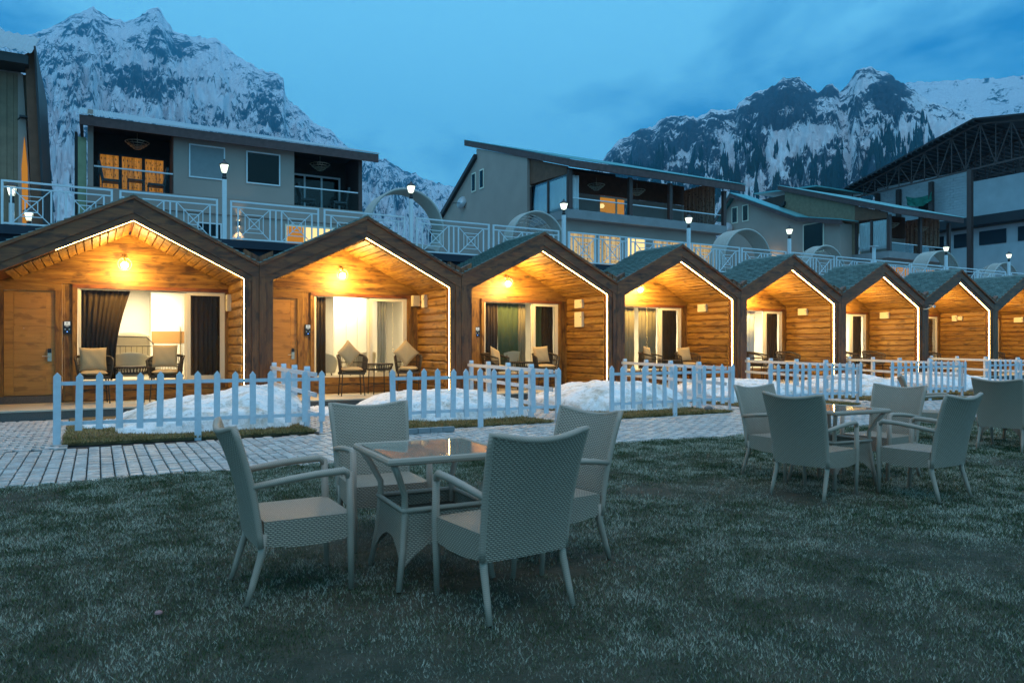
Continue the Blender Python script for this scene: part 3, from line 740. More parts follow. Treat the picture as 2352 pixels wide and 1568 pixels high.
    MB().box(mu+0.077, wr-0.102, yb+0.003, yb+0.009, z0+0.071, z1-0.076).build('pane', M['glass'], win)
    # room behind the glass
    rz = 0.45; ry = YB+3.2
    rm = MB(); rm.box(-2.33, 2.33, ry, ry+0.05, rz, 2.9).box(-2.345, -2.331, yb+0.1, ry, rz, 2.9).box(2.331, 2.345, yb+0.1, ry, rz, 2.9)
    rm.box(-2.34, 2.34, yb+0.08, ry+0.04, 2.80, 2.95).box(-2.34, 2.34, yb+0.08, ry+0.04, rz-0.1, rz)
    rm.build('room_shell', M['room'], t)
    MB().box(-2.345, 2.345, yb+0.04, ry+0.1, 2.955, 3.02).build('back_roof', M['navy'], t)
    # wall lamp: ring, bulb, bracket
    lx, lz = (-0.02 if i else -0.10), 3.12
    lp = MB().tube([(lx+0.135*math.cos(a*math.pi/12), yb-0.16, lz+0.135*math.sin(a*math.pi/12)) for a in range(24)], 0.007, 6, True).build('lamp_ring', M['brass'], t, smooth=True)
    MB().lathe([(0.055,0),(0.06,0.012),(0.03,0.02)], (0,0,0), 14).build('bracket', M['brass'], lp, loc=(lx, yb-0.028, lz+0.16)).rotation_euler = (R(90),0,0)
    MB().tube([(lx, yb-0.03, lz+0.16), (lx, yb-0.12, lz+0.18), (lx, yb-0.16, lz+0.135)], 0.008).tube([(lx, yb-0.16, lz+0.13), (lx, yb-0.16, lz+0.06)], 0.022).build('bracket', M['brass'], lp)
    MB().lathe([(0.005,-0.072),(0.04,-0.062),(0.066,-0.03),(0.072,0),(0.06,0.035),(0.03,0.065)], (lx, yb-0.16, lz-0.02), 14).build('bulb', M['bulb'], lp, smooth=True)
    pl_ = bpy.data.lights.new('porch_light', 'POINT'); pl_.energy = (165, 205, 205, 225, 225, 225, 205, 190)[i]; pl_.color = (1.0, 0.63, 0.19); pl_.shadow_soft_size = 0.14
    po = bpy.data.objects.new('porch_light', pl_); COL.objects.link(po); po.parent = lp; po.location = (lx, yb-0.60, lz-0.16)
    # led strips on the inner edge of the frame
    def led(b, sx, seg):
        if seg == 'v':
            x = sx*2.0597; q = [(x, 0.02, 0.19), (x, 0.060, 0.19), (x, 0.060, 2.752), (x, 0.02, 2.752)]
        else:
            xe = 1.30 if (i == 0 and sx < 0) else 2.0575
            q = [(0, 0.02, 3.7997), (0, 0.060, 3.7997), (sx*xe, 0.060, 3.7997-TS*xe), (sx*xe, 0.02, 3.7997-TS*xe)]
        b.quad(*q)
    for sx in (-1, 1):
        for seg in 'vr':
            if i == 0 and sx < 0 and seg == 'v': continue
            part(('led', sx, seg, i == 0), 'led_strip', M['led'], t, lambda b, sx=sx, seg=seg: led(b, sx, seg))
    return t, cx
CAB = [cabin(i) for i in range(8)]

# room contents ------------------------------------------------------
def room_light(t, x, y, z, e, col=(1.0, 0.82, 0.55), s=1.6):
    d = bpy.data.lights.new('room_light', 'AREA'); d.energy = e; d.color = col; d.size = s; d.size_y = 0.9; d.shape = 'RECTANGLE'
    o = bpy.data.objects.new('room_light', d); COL.objects.link(o); o.parent = t; o.location = (x, y, z)
    for dx in (-0.6, 0.3, 1.1): MB().lathe([(0.06,0),(0.06,0.012)], (x+dx, y-0.4, z-0.004+0.02), 12).build('ceiling_spot', M['ceil_glow'], t)
YB = 1.98
t0, c0 = CAB[0]
curtain(t0, 'curtain', M['dark_curtain'], -0.93, 0.02, 0.64, 2.56, YB+0.16, 0.03, 9, 0.30)
curtain(t0, 'curtain', M['dark_curtain'], 1.20, 1.92, 0.64, 2.56, YB+0.16, 0.03, 7)
room_light(t0, 0.3, YB+1.6, 2.78, 170)
w = MB().box(0.57, 2.05, YB+2.6, YB+3.18, 0.46, 2.72).build('wardrobe', M['wardrobe'], t0)
MB().box(0.58, 1.30, YB+2.575, YB+2.598, 0.50, 2.68).build('door_leaf', M['wardrobe'], w); MB().box(1.306, 2.04, YB+2.575, YB+2.598, 0.50, 2.68).build('door_leaf', M['wardrobe'], w)
MB().box(0.58, 2.04, YB+2.560, YB+2.573, 1.43, 1.73).build('oak_band', M['band'], w)
for x in (1.24, 1.36): MB().box(x-0.01, x+0.01, YB+2.52, YB+2.545, 1.0, 1.85).build('handle', M['brass'], w)
t1, c1 = CAB[1]
curtain(t1, 'curtain', M['dark_curtain'], -0.62, -0.36, 0.64, 2.56, YB+0.16, 0.03, 3)
curtain(t1, 'curtain', M['cloth'], 1.0, 1.22, 0.64, 2.56, YB+0.20, 0.03, 3)
room_light(t1, 0.2, YB+1.5, 2.78, 170)
w = MB().box(-0.9, 0.28, YB+2.6, YB+3.18, 0.46, 2.6).build('wardrobe', M['wardrobe'], t1)
MB().box(-0.88, -0.31, YB+2.575, YB+2.598, 0.50, 2.56).build('door_leaf', M['wardrobe'], w); MB().box(-0.30, 0.27, YB+2.575, YB+2.598, 0.50, 2.56).build('door_leaf', M['wardrobe'], w)
MB().box(-0.88, 0.27, YB+2.560, YB+2.573, 1.43, 1.73).build('oak_band', M['band'], w)
for x in (-0.36, -0.25): MB().box(x-0.01, x+0.01, YB+2.52, YB+2.545, 0.95, 1.62).build('handle', M['brass'], w)
bw = MB().box(0.30, 1.6, YB+1.72, YB+1.78, 0.46, 2.79).build('partition', M['wardrobe'], t1)
for k in range(4): MB().box(0.32+0.31*k, 0.62+0.31*k, YB+1.70, YB+1.718, 0.48, 2.77).build('partition_panel', M['wardrobe'], bw)
t2, _ = CAB[2]
curtain(t2, 'curtain', M['dark_curtain'], -0.65, -0.20, 0.64, 2.56, YB+0.16, 0.03, 5); curtain(t2, 'curtain', M['green_curtain'], -0.17, 0.48, 0.64, 2.56, YB+0.18, 0.02, 4)
curtain(t2, 'curtain', M['tan_curtain'], 0.5, 0.74, 0.64, 2.56, YB+0.2, 0.02, 3); curtain(t2, 'curtain', M['green_curtain'], 0.96, 1.25, 0.64, 2.56, YB+0.16, 0.02, 3); curtain(t2, 'curtain', M['dark_curtain'], 1.27, 1.66, 0.64, 2.56, YB+0.18, 0.02, 4)
room_light(t2, 0.2, YB+1.6, 2.78, 70)
t3, _ = CAB[3]
curtain(t3, 'curtain', M['tan_curtain'], -0.58, -0.02, 0.64, 2.56, YB+0.16, 0.02, 4); curtain(t3, 'curtain', M['tan_curtain'], 0.16, 0.86, 0.64, 2.56, YB+0.16, 0.02, 5); curtain(t3, 'curtain', M['dark_curtain'], 0.98, 1.72, 0.64, 2.56, YB+0.16, 0.02, 5)
room_light(t3, 0.2, YB+1.2, 2.78, 200)
for k, e in ((4, 240), (5, 300), (6, 60), (7, 30)):
    tt = CAB[k][0]; a = 0.60 if k != 5 else 0.35
    curtain(tt, 'curtain', M['tan_curtain' if k > 5 else 'white_curtain'], -0.62, a, 0.64, 2.56, YB+0.16, 0.02, 6); curtain(tt, 'curtain', M['dark_curtain'], 1.2, 1.75, 0.64, 2.56, YB+0.16, 0.02, 4)
    room_light(tt, 0.2, YB+1.2, 2.78, e)
# folding bed, tub chairs inside the rooms
fb = thing('folding_bed', 'folded guest bed with mattress standing inside the first cabin room', 'folding bed', (c0-0.27, FY+YB+1.3, 0.50))
b = MB(); P = []
for j in range(9):
    t_ = j/8; P.append([(-0.05+0.78*u/8, 0.05*math.sin(math.pi*u/8), 0.25+0.92*t_-0.08*abs(u/4-1)**3*(t_)) for u in range(9)])
b.grid(P); o = b.build('mattress', M['cloth'], fb, smooth=True); o.modifiers.new('s', 'SOLIDIFY').thickness = 0.16
b = MB().tube([(-0.08,-0.14,0.1), (-0.08,-0.14,1.02), (-0.02,-0.14,1.08), (0.66,-0.14,1.06), (0.80,-0.14,0.92), (0.84,-0.14,0.1)], 0.015, 6).tube([(-0.08,-0.14,0.85), (0.78,-0.14,0.85)], 0.012, 6).tube([(-0.08,-0.14,0.5), (0.8,-0.14,0.5)], 0.012, 6)
for k in range(7): b.tube([(0.0+0.115*k,-0.14,0.5), (0.0+0.115*k,-0.14,0.85)], 0.005, 5)
b.build('frame', M['iron'], fb)
b = MB()
for x in (-0.06, 0.82): b.box(x-0.02, x+0.02, -0.16, 0.12, 0.0, 0.12)
b.build('foot', M['iron'], fb)
def tub_chair(label, loc, rz, col='cloth'):
    t = thing('tub_chair', label, 'armchair', loc, rz, 'upholstered tub chairs inside the rooms')
    b = MB(); P = []
    for j in range(8):
        tt = j/7; row = []
        for k in range(17):
            a = R(-200+220*k/16); hgt = 0.30+0.42*math.sin(math.pi*k/16)**0.6
            row.append(((0.34+0.06*tt)*math.cos(a+R(180)), (0.34+0.06*tt)*math.sin(a+R(180)), 0.22+hgt*tt*0.75))
        P.append(row)
    b.grid(P); o = b.build('shell', M[col], t, smooth=True); o.modifiers.new('s', 'SOLIDIFY').thickness = 0.05
    MB().lathe([(0.02,0.22),(0.33,0.22),(0.35,0.30),(0.33,0.42),(0.05,0.44)], n=20).build('seat', M[col], t, smooth=True)
    b = MB()
    for a in (45, 135, 225, 315): b.tube([(0.25*math.cos(R(a)), 0.25*math.sin(R(a)), 0.24), (0.30*math.cos(R(a)), 0.30*math.sin(R(a)), 0)], [0.02, 0.012], 6)
    b.build('leg', M['trunk'], t); return t
tub_chair('cream rounded tub chair inside the first cabin, behind the rattan table', (c0+0.05, FY+YB+0.75, 0.45), R(180))
tub_chair('cream tub chair inside the second cabin, behind the left porch chair', (c1-0.30, FY+YB+0.75, 0.45), R(140))
tub_chair('cream tub chair inside the second cabin, right of the window mullion', (c1+0.75, FY+YB+0.8, 0.45), R(200))
tub_chair('cream tub chair inside the third cabin, between the green curtains', (CAB[2][1]+0.30, FY+YB+0.50, 0.45), R(190))

# door panels with logo, name, room number
def room_panel(i, num):
    cx = CAB[i][1]; wl = CW[i][0]; x = cx+wl-0.175 if i == 0 else cx+wl-0.19
    if i == 0: x = -0.545
    if i == 1: x = 4.48
    if i == 2: x = 9.10
    y = FY+YB-0.022
    t = thing('room_panel', f'black touch panel with logo and room number beside the {ORD[i]} cabin door', 'room panel', (x, y, 1.61), 0, 'black room panels beside the doors')
    MB().box(-0.075, 0.075, -0.018, 0.004, 0, 0.27).build('housing', M['black'], t)
    MB().box(-0.052, 0.052, -0.0215, -0.0185, 0.175, 0.258).build('label_plate', M['screen'], t)
    lettering('SINDH', 0.030, M['black'], t, (0, -0.0222, 0.188)); 
    b = MB().box(-0.016, -0.010, -0.0226, -0.0220, 0.208, 0.246).box(-0.010, 0.014, -0.0226, -0.0220, 0.240, 0.246).box(0.008, 0.014, -0.0226, -0.0220, 0.208, 0.240).box(-0.010, 0.008, -0.0226, -0.0220, 0.222, 0.227)
    b.build('logo', M['black'], t)
    lettering(num, 0.030, M['screen'], t, (0, -0.0190, 0.157))
    b = MB().box(-0.050, -0.026, -0.0200, -0.0185, 0.085, 0.108).box(0.026, 0.050, -0.0200, -0.0185, 0.085, 0.108); b.build('button', M['steel'], t)
    MB().prism([(-0.014,0.045),(0,0.034),(0.014,0.045),(0,0.058)], 'y', -0.0205, -0.0185).build('indicator', M['blue_led'], t)
room_panel(0, '9001'); room_panel(1, '9002'); room_panel(2, '9003')

# meter boxes on the right porch walls
def wbox(i, y0, y1, z0, z1, lab):
    x = CAB[i][1]+2.03
    t = thing('meter_box', lab, 'meter box', (x, (y0+y1)/2, (z0+z1)/2), 0, 'ivory meter boxes on the porch walls')
    hy, hz = (y1-y0)/2, (z1-z0)/2
    MB().box(-0.085, 0.0, -hy, hy, -hz, hz).build('box', M['box'], t); MB().box(-0.094, -0.0855, -hy+0.012, hy-0.012, -hz+0.012, hz-0.012).build('lid', M['box'], t)
    MB().box(-0.098, -0.0945, -hy+0.03, -hy+0.055, -0.015+hz*0.3, 0.02+hz*0.3).build('lock', M['iron'], t)
wbox(0, 17.62, 17.86, 2.15, 2.52, 'small ivory socket box high on the first cabin right wall')
wbox(1, 17.42, 17.62, 2.34, 2.66, 'narrow double-lid ivory box on the second cabin right wall')
t = thing('meter_box', 'wide ivory meter box in the back corner of the second cabin porch', 'meter box', (7.17, FY+YB-0.05, 2.54), 0, 'ivory meter boxes on the porch walls')
MB().box(-0.02, 0.20, -0.14, 0.0, -0.15, 0.13).build('box', M['box'], t); MB().box(-0.015, 0.195, -0.15, -0.141, -0.14, 0.12).build('lid', M['box'], t)
wbox(2, 17.20, 17.56, 2.44, 2.68, 'upper of two ivory meter boxes on the third cabin wall')
wbox(2, 17.20, 17.56, 1.90, 2.33, 'lower and taller of two ivory meter boxes on the third cabin wall')
wbox(3, 17.16, 17.52, 2.44, 2.68, 'ivory meter box on the fourth cabin right wall')
wbox(4, 17.16, 17.52, 2.43, 2.66, 'ivory meter box on the fifth cabin right wall')
wbox(5, 17.24, 17.60, 2.40, 2.64, 'ivory meter box on the sixth cabin right wall')
wbox(6, 17.36, 17.56, 2.38, 2.62, 'left half of the small double box on the seventh cabin wall')
wbox(6, 17.15, 17.33, 2.42, 2.58, 'right half of the small double box on the seventh cabin wall')
wbox(7, 17.16, 17.52, 2.40, 2.62, 'ivory meter box on the eighth cabin right wall')
# security camera on the post between the sixth and seventh cabin
t = thing('security_camera', 'white bullet security camera on the post before the seventh cabin', 'security camera', (26.5, FY-0.03, 2.72))
MB().tube([(-0.10,0,-0.02),(-0.10,-0.10,-0.02),(0.0,-0.22,0.05)], 0.02, 6).build('bracket', M['box'], t)
MB().tube([(0.08,-0.10,0.13),(-0.02,-0.36,0.07)], 0.045, 10).build('body', M['white_paint'], t); MB().box(-0.06, 0.09, -0.34, -0.08, 0.155, 0.165).build('hood', M['iron'], t)

# ------------------------------------------------------------------ porch furniture
def rope_chair(label, x, y, rz, z=0.182):
    t = thing('porch_chair', label, 'chair', (x, y, z), rz, 'rope armchairs on the porches'); t.scale = (1, 1, 1.3)
    def legs(b, sx, sy): b.tube([(sx*0.24, sy*0.22, 0.40), (sx*0.27, sy*0.25, 0)], 0.014, 6)
    for sx in (-1, 1):
        for sy in (-1, 1): part(('rcleg', sx, sy), 'leg', M['rope'], t, lambda b, sx=sx, sy=sy: legs(b, sx, sy))
    part('rcstr', 'stretcher', M['rope'], t, lambda b: b.tube([(-0.255,-0.24,0.20),(0.0,0.0,0.22),(0.255,0.24,0.20)], 0.008, 5).tube([(-0.255,0.24,0.20),(0.0,0.0,0.22),(0.255,-0.24,0.20)], 0.008, 5))
    part('rcseat', 'seat_frame', M['rope'], t, lambda b: b.box(-0.28, 0.28, -0.27, 0.27, 0.385, 0.425))
    # curved back and arms: rail on top, woven straps to the seat
    pts = [(-0.33,-0.27,0.66),(-0.34,-0.05,0.70),(-0.31,0.18,0.73),(-0.20,0.30,0.745),(0,0.33,0.75),(0.20,0.30,0.745),(0.31,0.18,0.73),(0.34,-0.05,0.70),(0.33,-0.27,0.66)]
    part('rcrail', 'top_rail', M['rope'], t, lambda b: b.tube([(-0.28,-0.27,0.42)]+pts+[(0.28,-0.27,0.42)], 0.020, 6), smooth=True)
    def straps(b):
        n = 46
        for k in range(n+1):
            u = k/n*(len(pts)-1); i0 = min(int(u), len(pts)-2); f = u-i0
            p = Vector(pts[i0]).lerp(Vector(pts[i0+1]), f); q = Vector((p.x*0.84, max(-0.27, min(0.27, p.y*0.88)), 0.41))
            b.beam(p, q, 0.013, 0.006, (0, 0, 1))
        for zz in (0.50, 0.60): b.tube([(p[0]*(0.84+0.16*(zz-0.41)/0.32), p[1]*(0.88+0.12*(zz-0.41)/0.32), zz) for p in pts], 0.009, 5)
    part('rcstrap', 'woven_back', M['rope'], t, straps)
    part('rccush', 'seat_cushion', M['cushion'], t, lambda b: pillow(b, 0.50, 0.48, 0.09, 0.43), smooth=True)
    return t
def pillow(b, w, d, h, z0, n=10, flat=0.35):
    P = []
    for sgn in (1, -1):
        G = []
        for j in range(n+1):
            row = []
            for i in range(n+1):
                u = 2*i/n-1; v = 2*j/n-1; e = (max(0, 1-abs(u)**3.2)*max(0, 1-abs(v)**3.2))**flat
                pin = 1-0.06*(1-abs(v)**2)*abs(u)**4; pin2 = 1-0.06*(1-abs(u)**2)*abs(v)**4
                row.append((u*w/2*pin, v*d/2*pin2, z0+h/2+sgn*e*h/2+0.004*math.sin(u*7+v*5)*e))
            G.append(row)
        b.grid(G if sgn > 0 else [r[::-1] for r in G])
def throw_pillow(label, x, y, z, rx, ry, rz, s=0.40):
    o = part(('tp', s), 'throw_pillow', M['cushion'], None, lambda b: pillow(b, s, s, 0.13, -0.065, 14, 0.5), loc=(x, y, z), rot=(rx, ry, rz), smooth=True)
    tag(o, label, 'cushion', 'throw pillows on the porch chairs')
def side_table(label, x, y, z=0.182):
    t = thing('side_table', label, 'table', (x, y, z), 0, 'round rope side tables on the porches'); t.scale = (1, 1, 1.43)
    part('sttop', 'tabletop', M['rope'], t, lambda b: b.lathe([(0.02,0.50),(0.33,0.50),(0.345,0.51),(0.34,0.525),(0.02,0.527)], n=24))
    def skirt(b):
        for k in range(32):
            a = k*math.pi/16; b.beam((0.335*math.cos(a), 0.335*math.sin(a), 0.505), (0.29*math.cos(a+0.12), 0.29*math.sin(a+0.12), 0.42), 0.018, 0.008)
        b.tube([(0.29*math.cos(k*math.pi/12), 0.29*math.sin(k*math.pi/12), 0.42) for k in range(24)], 0.012, 5, True)
    part('stskirt', 'woven_rim', M['rope'], t, skirt)
    for a in (45, 135, 225, 315):
        part(('stleg', a), 'leg', M['rope'], t, lambda b, a=a: b.tube([(0.27*math.cos(R(a)), 0.27*math.sin(R(a)), 0.43), (0.30*math.cos(R(a)), 0.30*math.sin(R(a)), 0)], 0.013, 6))
    part('ststr', 'stretcher', M['rope'], t, lambda b: b.tube([(-0.2,-0.2,0.18),(0.2,0.2,0.18)], 0.008, 5).tube([(-0.2,0.2,0.18),(0.2,-0.2,0.18)], 0.008, 5))
PC = [(0, -0.06, 17.35, 5), (0, 1.30, 17.35, -18), (1, 5.28, 17.15, -8), (1, 6.74, 17.2, -22), (2, 9.22, 17.3, 35), (2, 10.80, 17.3, -12), (3, 14.55, 17.3, 30), (3, 16.0, 17.3, -14), (4, 19.1, 17.3, 25), (4, 20.55, 17.3, -15), (5, 23.9, 17.3, 25), (5, 25.2, 17.3, -15), (6, 28.9, 17.3, 20), (7, 33.6, 17.3, 20)]
seen = {}
for i, x, y, a in PC:
    side = 'left' if i not in seen else 'right'; seen[i] = 1
    extra = ' with a square beige pillow' if i < 4 else ''
    rope_chair(f'dark rope armchair{extra}, {side} seat on the {ORD[i]} cabin porch', x, y, R(a))
for i, x in ((0, 0.64), (1, 6.02), (2, 10.02), (3, 15.28), (4, 19.85), (5, 24.55)): side_table(f'round dark rope side table between chairs on the {ORD[i]} cabin porch', x, 17.3)
ZP = 0.182+0.70
throw_pillow('flat beige pillow leaning in the left chair of the first cabin', -0.07, 17.42, ZP+0.20, R(78), 0, R(4), 0.50)
throw_pillow('upright beige pillow in the right chair of the first cabin', 1.27, 17.42, ZP+0.26, R(76), 0, R(-8), 0.50)
throw_pillow('beige pillow standing on its corner, left chair of the second cabin', 5.22, 17.15, ZP+0.31, R(76), R(45), R(6), 0.46)
throw_pillow('beige pillow standing on its corner, right chair of the second cabin', 6.68, 17.2, ZP+0.31, R(76), R(45), R(-16), 0.48)
throw_pillow('beige pillow tipped sideways in the left chair of the third cabin', 9.22, 17.25, ZP+0.20, R(74), R(18), R(30), 0.46)
throw_pillow('square beige pillow in the right chair of the third cabin', 10.74, 17.4, ZP+0.24, R(78), R(-4), R(-8), 0.46)
throw_pillow('beige pillow in the left chair of the fourth cabin', 14.52, 17.4, ZP+0.24, R(78), R(6), R(25), 0.44)
throw_pillow('beige pillow in the right chair of the fourth cabin', 16.0, 17.4, ZP+0.22, R(78), R(-4), R(-12), 0.44)

# ------------------------------------------------------------------ picket fences
def picket(b, w, z0, z1, t=0.022): b.prism([(-w/2, z0), (w/2, z0), (w/2, z1-0.055), (0, z1), (-w/2, z1-0.055)], 'y', -t/2, t/2)
def picket_fence(label, p, q, n, posts, top=0.985, w=0.088):
    dx, dy = q[0]-p[0], q[1]-p[1]; L = math.hypot(dx, dy); t = thing('picket_fence', label, 'fence', (p[0], p[1], 0), math.atan2(dy, dx), 'white picket fences in front of the cabins')
    for k in range(n):
        x = L*k/(n-1)
        if k in posts: part('fpost', 'post', M['white_paint'], t, lambda b: picket(b, w+0.004, -0.04, top+0.006, 0.03), loc=(x, -0.012, 0), rot=(random.uniform(-.01,.01), random.uniform(-.008,.008), random.uniform(-.06,.06)))
        else: part('fpick', 'picket', M['white_paint'], t, lambda b: picket(b, w, 0.185, top), loc=(x, -0.012+random.uniform(-.003,.003), random.uniform(-0.012,0.010)), rot=(random.uniform(-.015,.015), random.uniform(-.022,.022), 0))
    for z in (0.285, 0.835): MB().box(-0.03, L+0.03, 0.006, 0.034, z-0.026, z+0.026).build('rail', M['white_paint'], t)
    MB().box(L-0.02, L+0.02, 0.036, 0.080, -0.04, 0.94).build('post', M['white_paint'], t)
    return t
def side_fence(label, p, q, n=5):
    dx, dy = q[0]-p[0], q[1]-p[1]; L = math.hypot(dx, dy); t = thing('rail_fence', label, 'fence', (p[0], p[1], 0), math.atan2(dy, dx), 'three-rail side fences running back to the cabins')
    for k in range(1, n): part('spost', 'post', M['white_paint'], t, lambda b: b.prism([(-0.045,-0.04),(0.045,-0.04),(0.045,0.96),(0.025,1.01),(-0.025,1.01),(-0.045,0.96)], 'y', -0.045, 0.045), loc=(L*k/(n-1), 0, 0))
    for z in (0.27, 0.58, 0.90): MB().box(0.10, L+0.06, 0.048, 0.074, z-0.035, z+0.035).build('rail', M['white_paint'], t)
FN = [('nearest white picket fence, leftmost, fifteen pickets before the first cabin', (-0.48,11.90), (3.07,11.52), 15, (0,7)),
      ('second white picket fence from the left, behind the wicker table group', (4.09,11.08), (7.10,10.93), 13, (6,)),
      ('third white picket fence from the left, before the fourth cabin', (8.27,10.93), (11.26,10.86), 13, (0,6)),
      ('fourth white picket fence from the left, partly behind wicker chair backs', (12.4,10.88), (15.37,10.88), 13, (0,5)),
      ('fifth white picket fence from the left, above the wicker chairs', (16.57,10.88), (19.63,10.88), 13, (0,6)),
      ('sixth white picket fence, cut by the right photo edge', (20.8,10.88), (24.2,10.88), 14, (0,6))]
for f in FN: picket_fence(*f)
SB = [3.24, 7.85, 12.5, 17.2, 21.95, 26.6]
for k in range(6): side_fence(f'white three-rail side fence running back from the {ORD[k]} picket fence', FN[k][2], (SB[k], 15.92))

# snow heaps behind the fences
def snow_pile(label, cx, cy, rx, ry, h, seed, skew=0.3):
    n = 120; m = 84; V = []; gx = np.linspace(-1, 1, n); gy = np.linspace(-1, 1, m); X, Y = np.meshgrid(gx, gy)
    rr = np.sqrt(X**2+Y**2)+0.30*(fbm(X*1.6+9, Y*1.6+3, 4, seed)-0.5)
    rr = rr+0.5*np.clip((np.maximum(abs(X), abs(Y))-0.84)/0.16, 0, 1)
    prof = np.clip(1-np.maximum(rr, 0)**2.2, 0, 1)**0.62
    h = h*0.92
    Z = h*prof*(0.78+skew*X*0.6+0.45*(fbm(X*1.8+1, Y*1.8, 3, seed+4)-0.4))+0.09*(fbm(X*4, Y*5, 5, seed+5, 0.6)-0.5)*np.minimum(prof*3, 1)+0.06*(fbm(X*14, Y*14, 4, seed+8, 0.6)-0.5)*np.minimum(prof*3, 1)
    Z = np.where(rr > 1.0, -0.05, np.maximum(Z, 0)+0.015)
    P = np.stack([cx+X*rx, cy+Y*ry, Z], -1).reshape(-1, 3); i, j = np.meshgrid(np.arange(m-1), np.arange(n-1), indexing='ij'); k = (i*n+j).ravel()
    o = link('snow_pile', np_mesh('snow_pile', P, np.stack([k, k+1, k+n+1, k+n], 1), M['snow'], True)); tag(o, label, 'snow pile', 'heaps of old snow between the cabins')
snow_pile('dirty snow heap behind the nearest picket fence, highest at its right end', 1.75, 13.80, 1.75, 1.75, 0.72, 4, 0.55)
snow_pile('rounded snow heap behind the second picket fence from the left', 6.0, 13.65, 1.75, 1.9, 0.66, 12, 0.05)
snow_pile('long snow heap with dark melt lines behind the third picket fence', 10.15, 13.65, 1.80, 1.9, 0.66, 23, 0.15)
snow_pile('snow heap behind the fourth picket fence from the left', 14.4, 13.75, 1.85, 1.9, 0.62, 31, 0.1)
snow_pile('snow heap behind the fifth picket fence from the left', 18.9, 13.85, 1.8, 1.9, 0.60, 44, 0.1)
snow_pile('snow heap behind the sixth picket fence at the right edge', 23.6, 13.85, 2.0, 1.9, 0.60, 52, 0.1)
snow_pile('low melting snow patch beside the second cabin plinth', 4.1, 14.9, 0.75, 0.75, 0.12, 61, 0)
snow_pile('tiny snow scrap on the bed near the nearest fence left end', 0.15, 14.1, 0.45, 0.5, 0.10, 66, 0)
# loose kerb blocks and a stone
for k in range(5): tag(part('kb', 'kerb_block', M['concrete'], None, lambda b: b.box(-0.098, 0.098, -0.05, 0.05, 0, 0.075), loc=(4.02+0.205*k, 10.68-0.005*k, 0.002), rot=(0,0,random.uniform(-.04,.04))),
    f'{["leftmost","second","middle","fourth","rightmost"][k]} loose grey kerb block in the row before the second fence', 'kerb block', 'loose kerb blocks lying in a row')
b = MB(); b.lathe([(0.05,0),(0.09,0.02),(0.085,0.06),(0.04,0.09)], n=9); tag(b.build('stone', M['stone'], None, loc=(11.1, 11.35, 0.02)), 'small grey stone on the bed behind the third fence', 'stone')
b = MB(); b.lathe([(0.008,0),(0.020,0.004),(0.018,0.012),(0.008,0.017)], n=7); tag(b.build('litter', M['litter'], None, loc=(0.27, 4.10, 0.004)), 'small pinkish scrap lying on the lawn at lower left', 'litter')

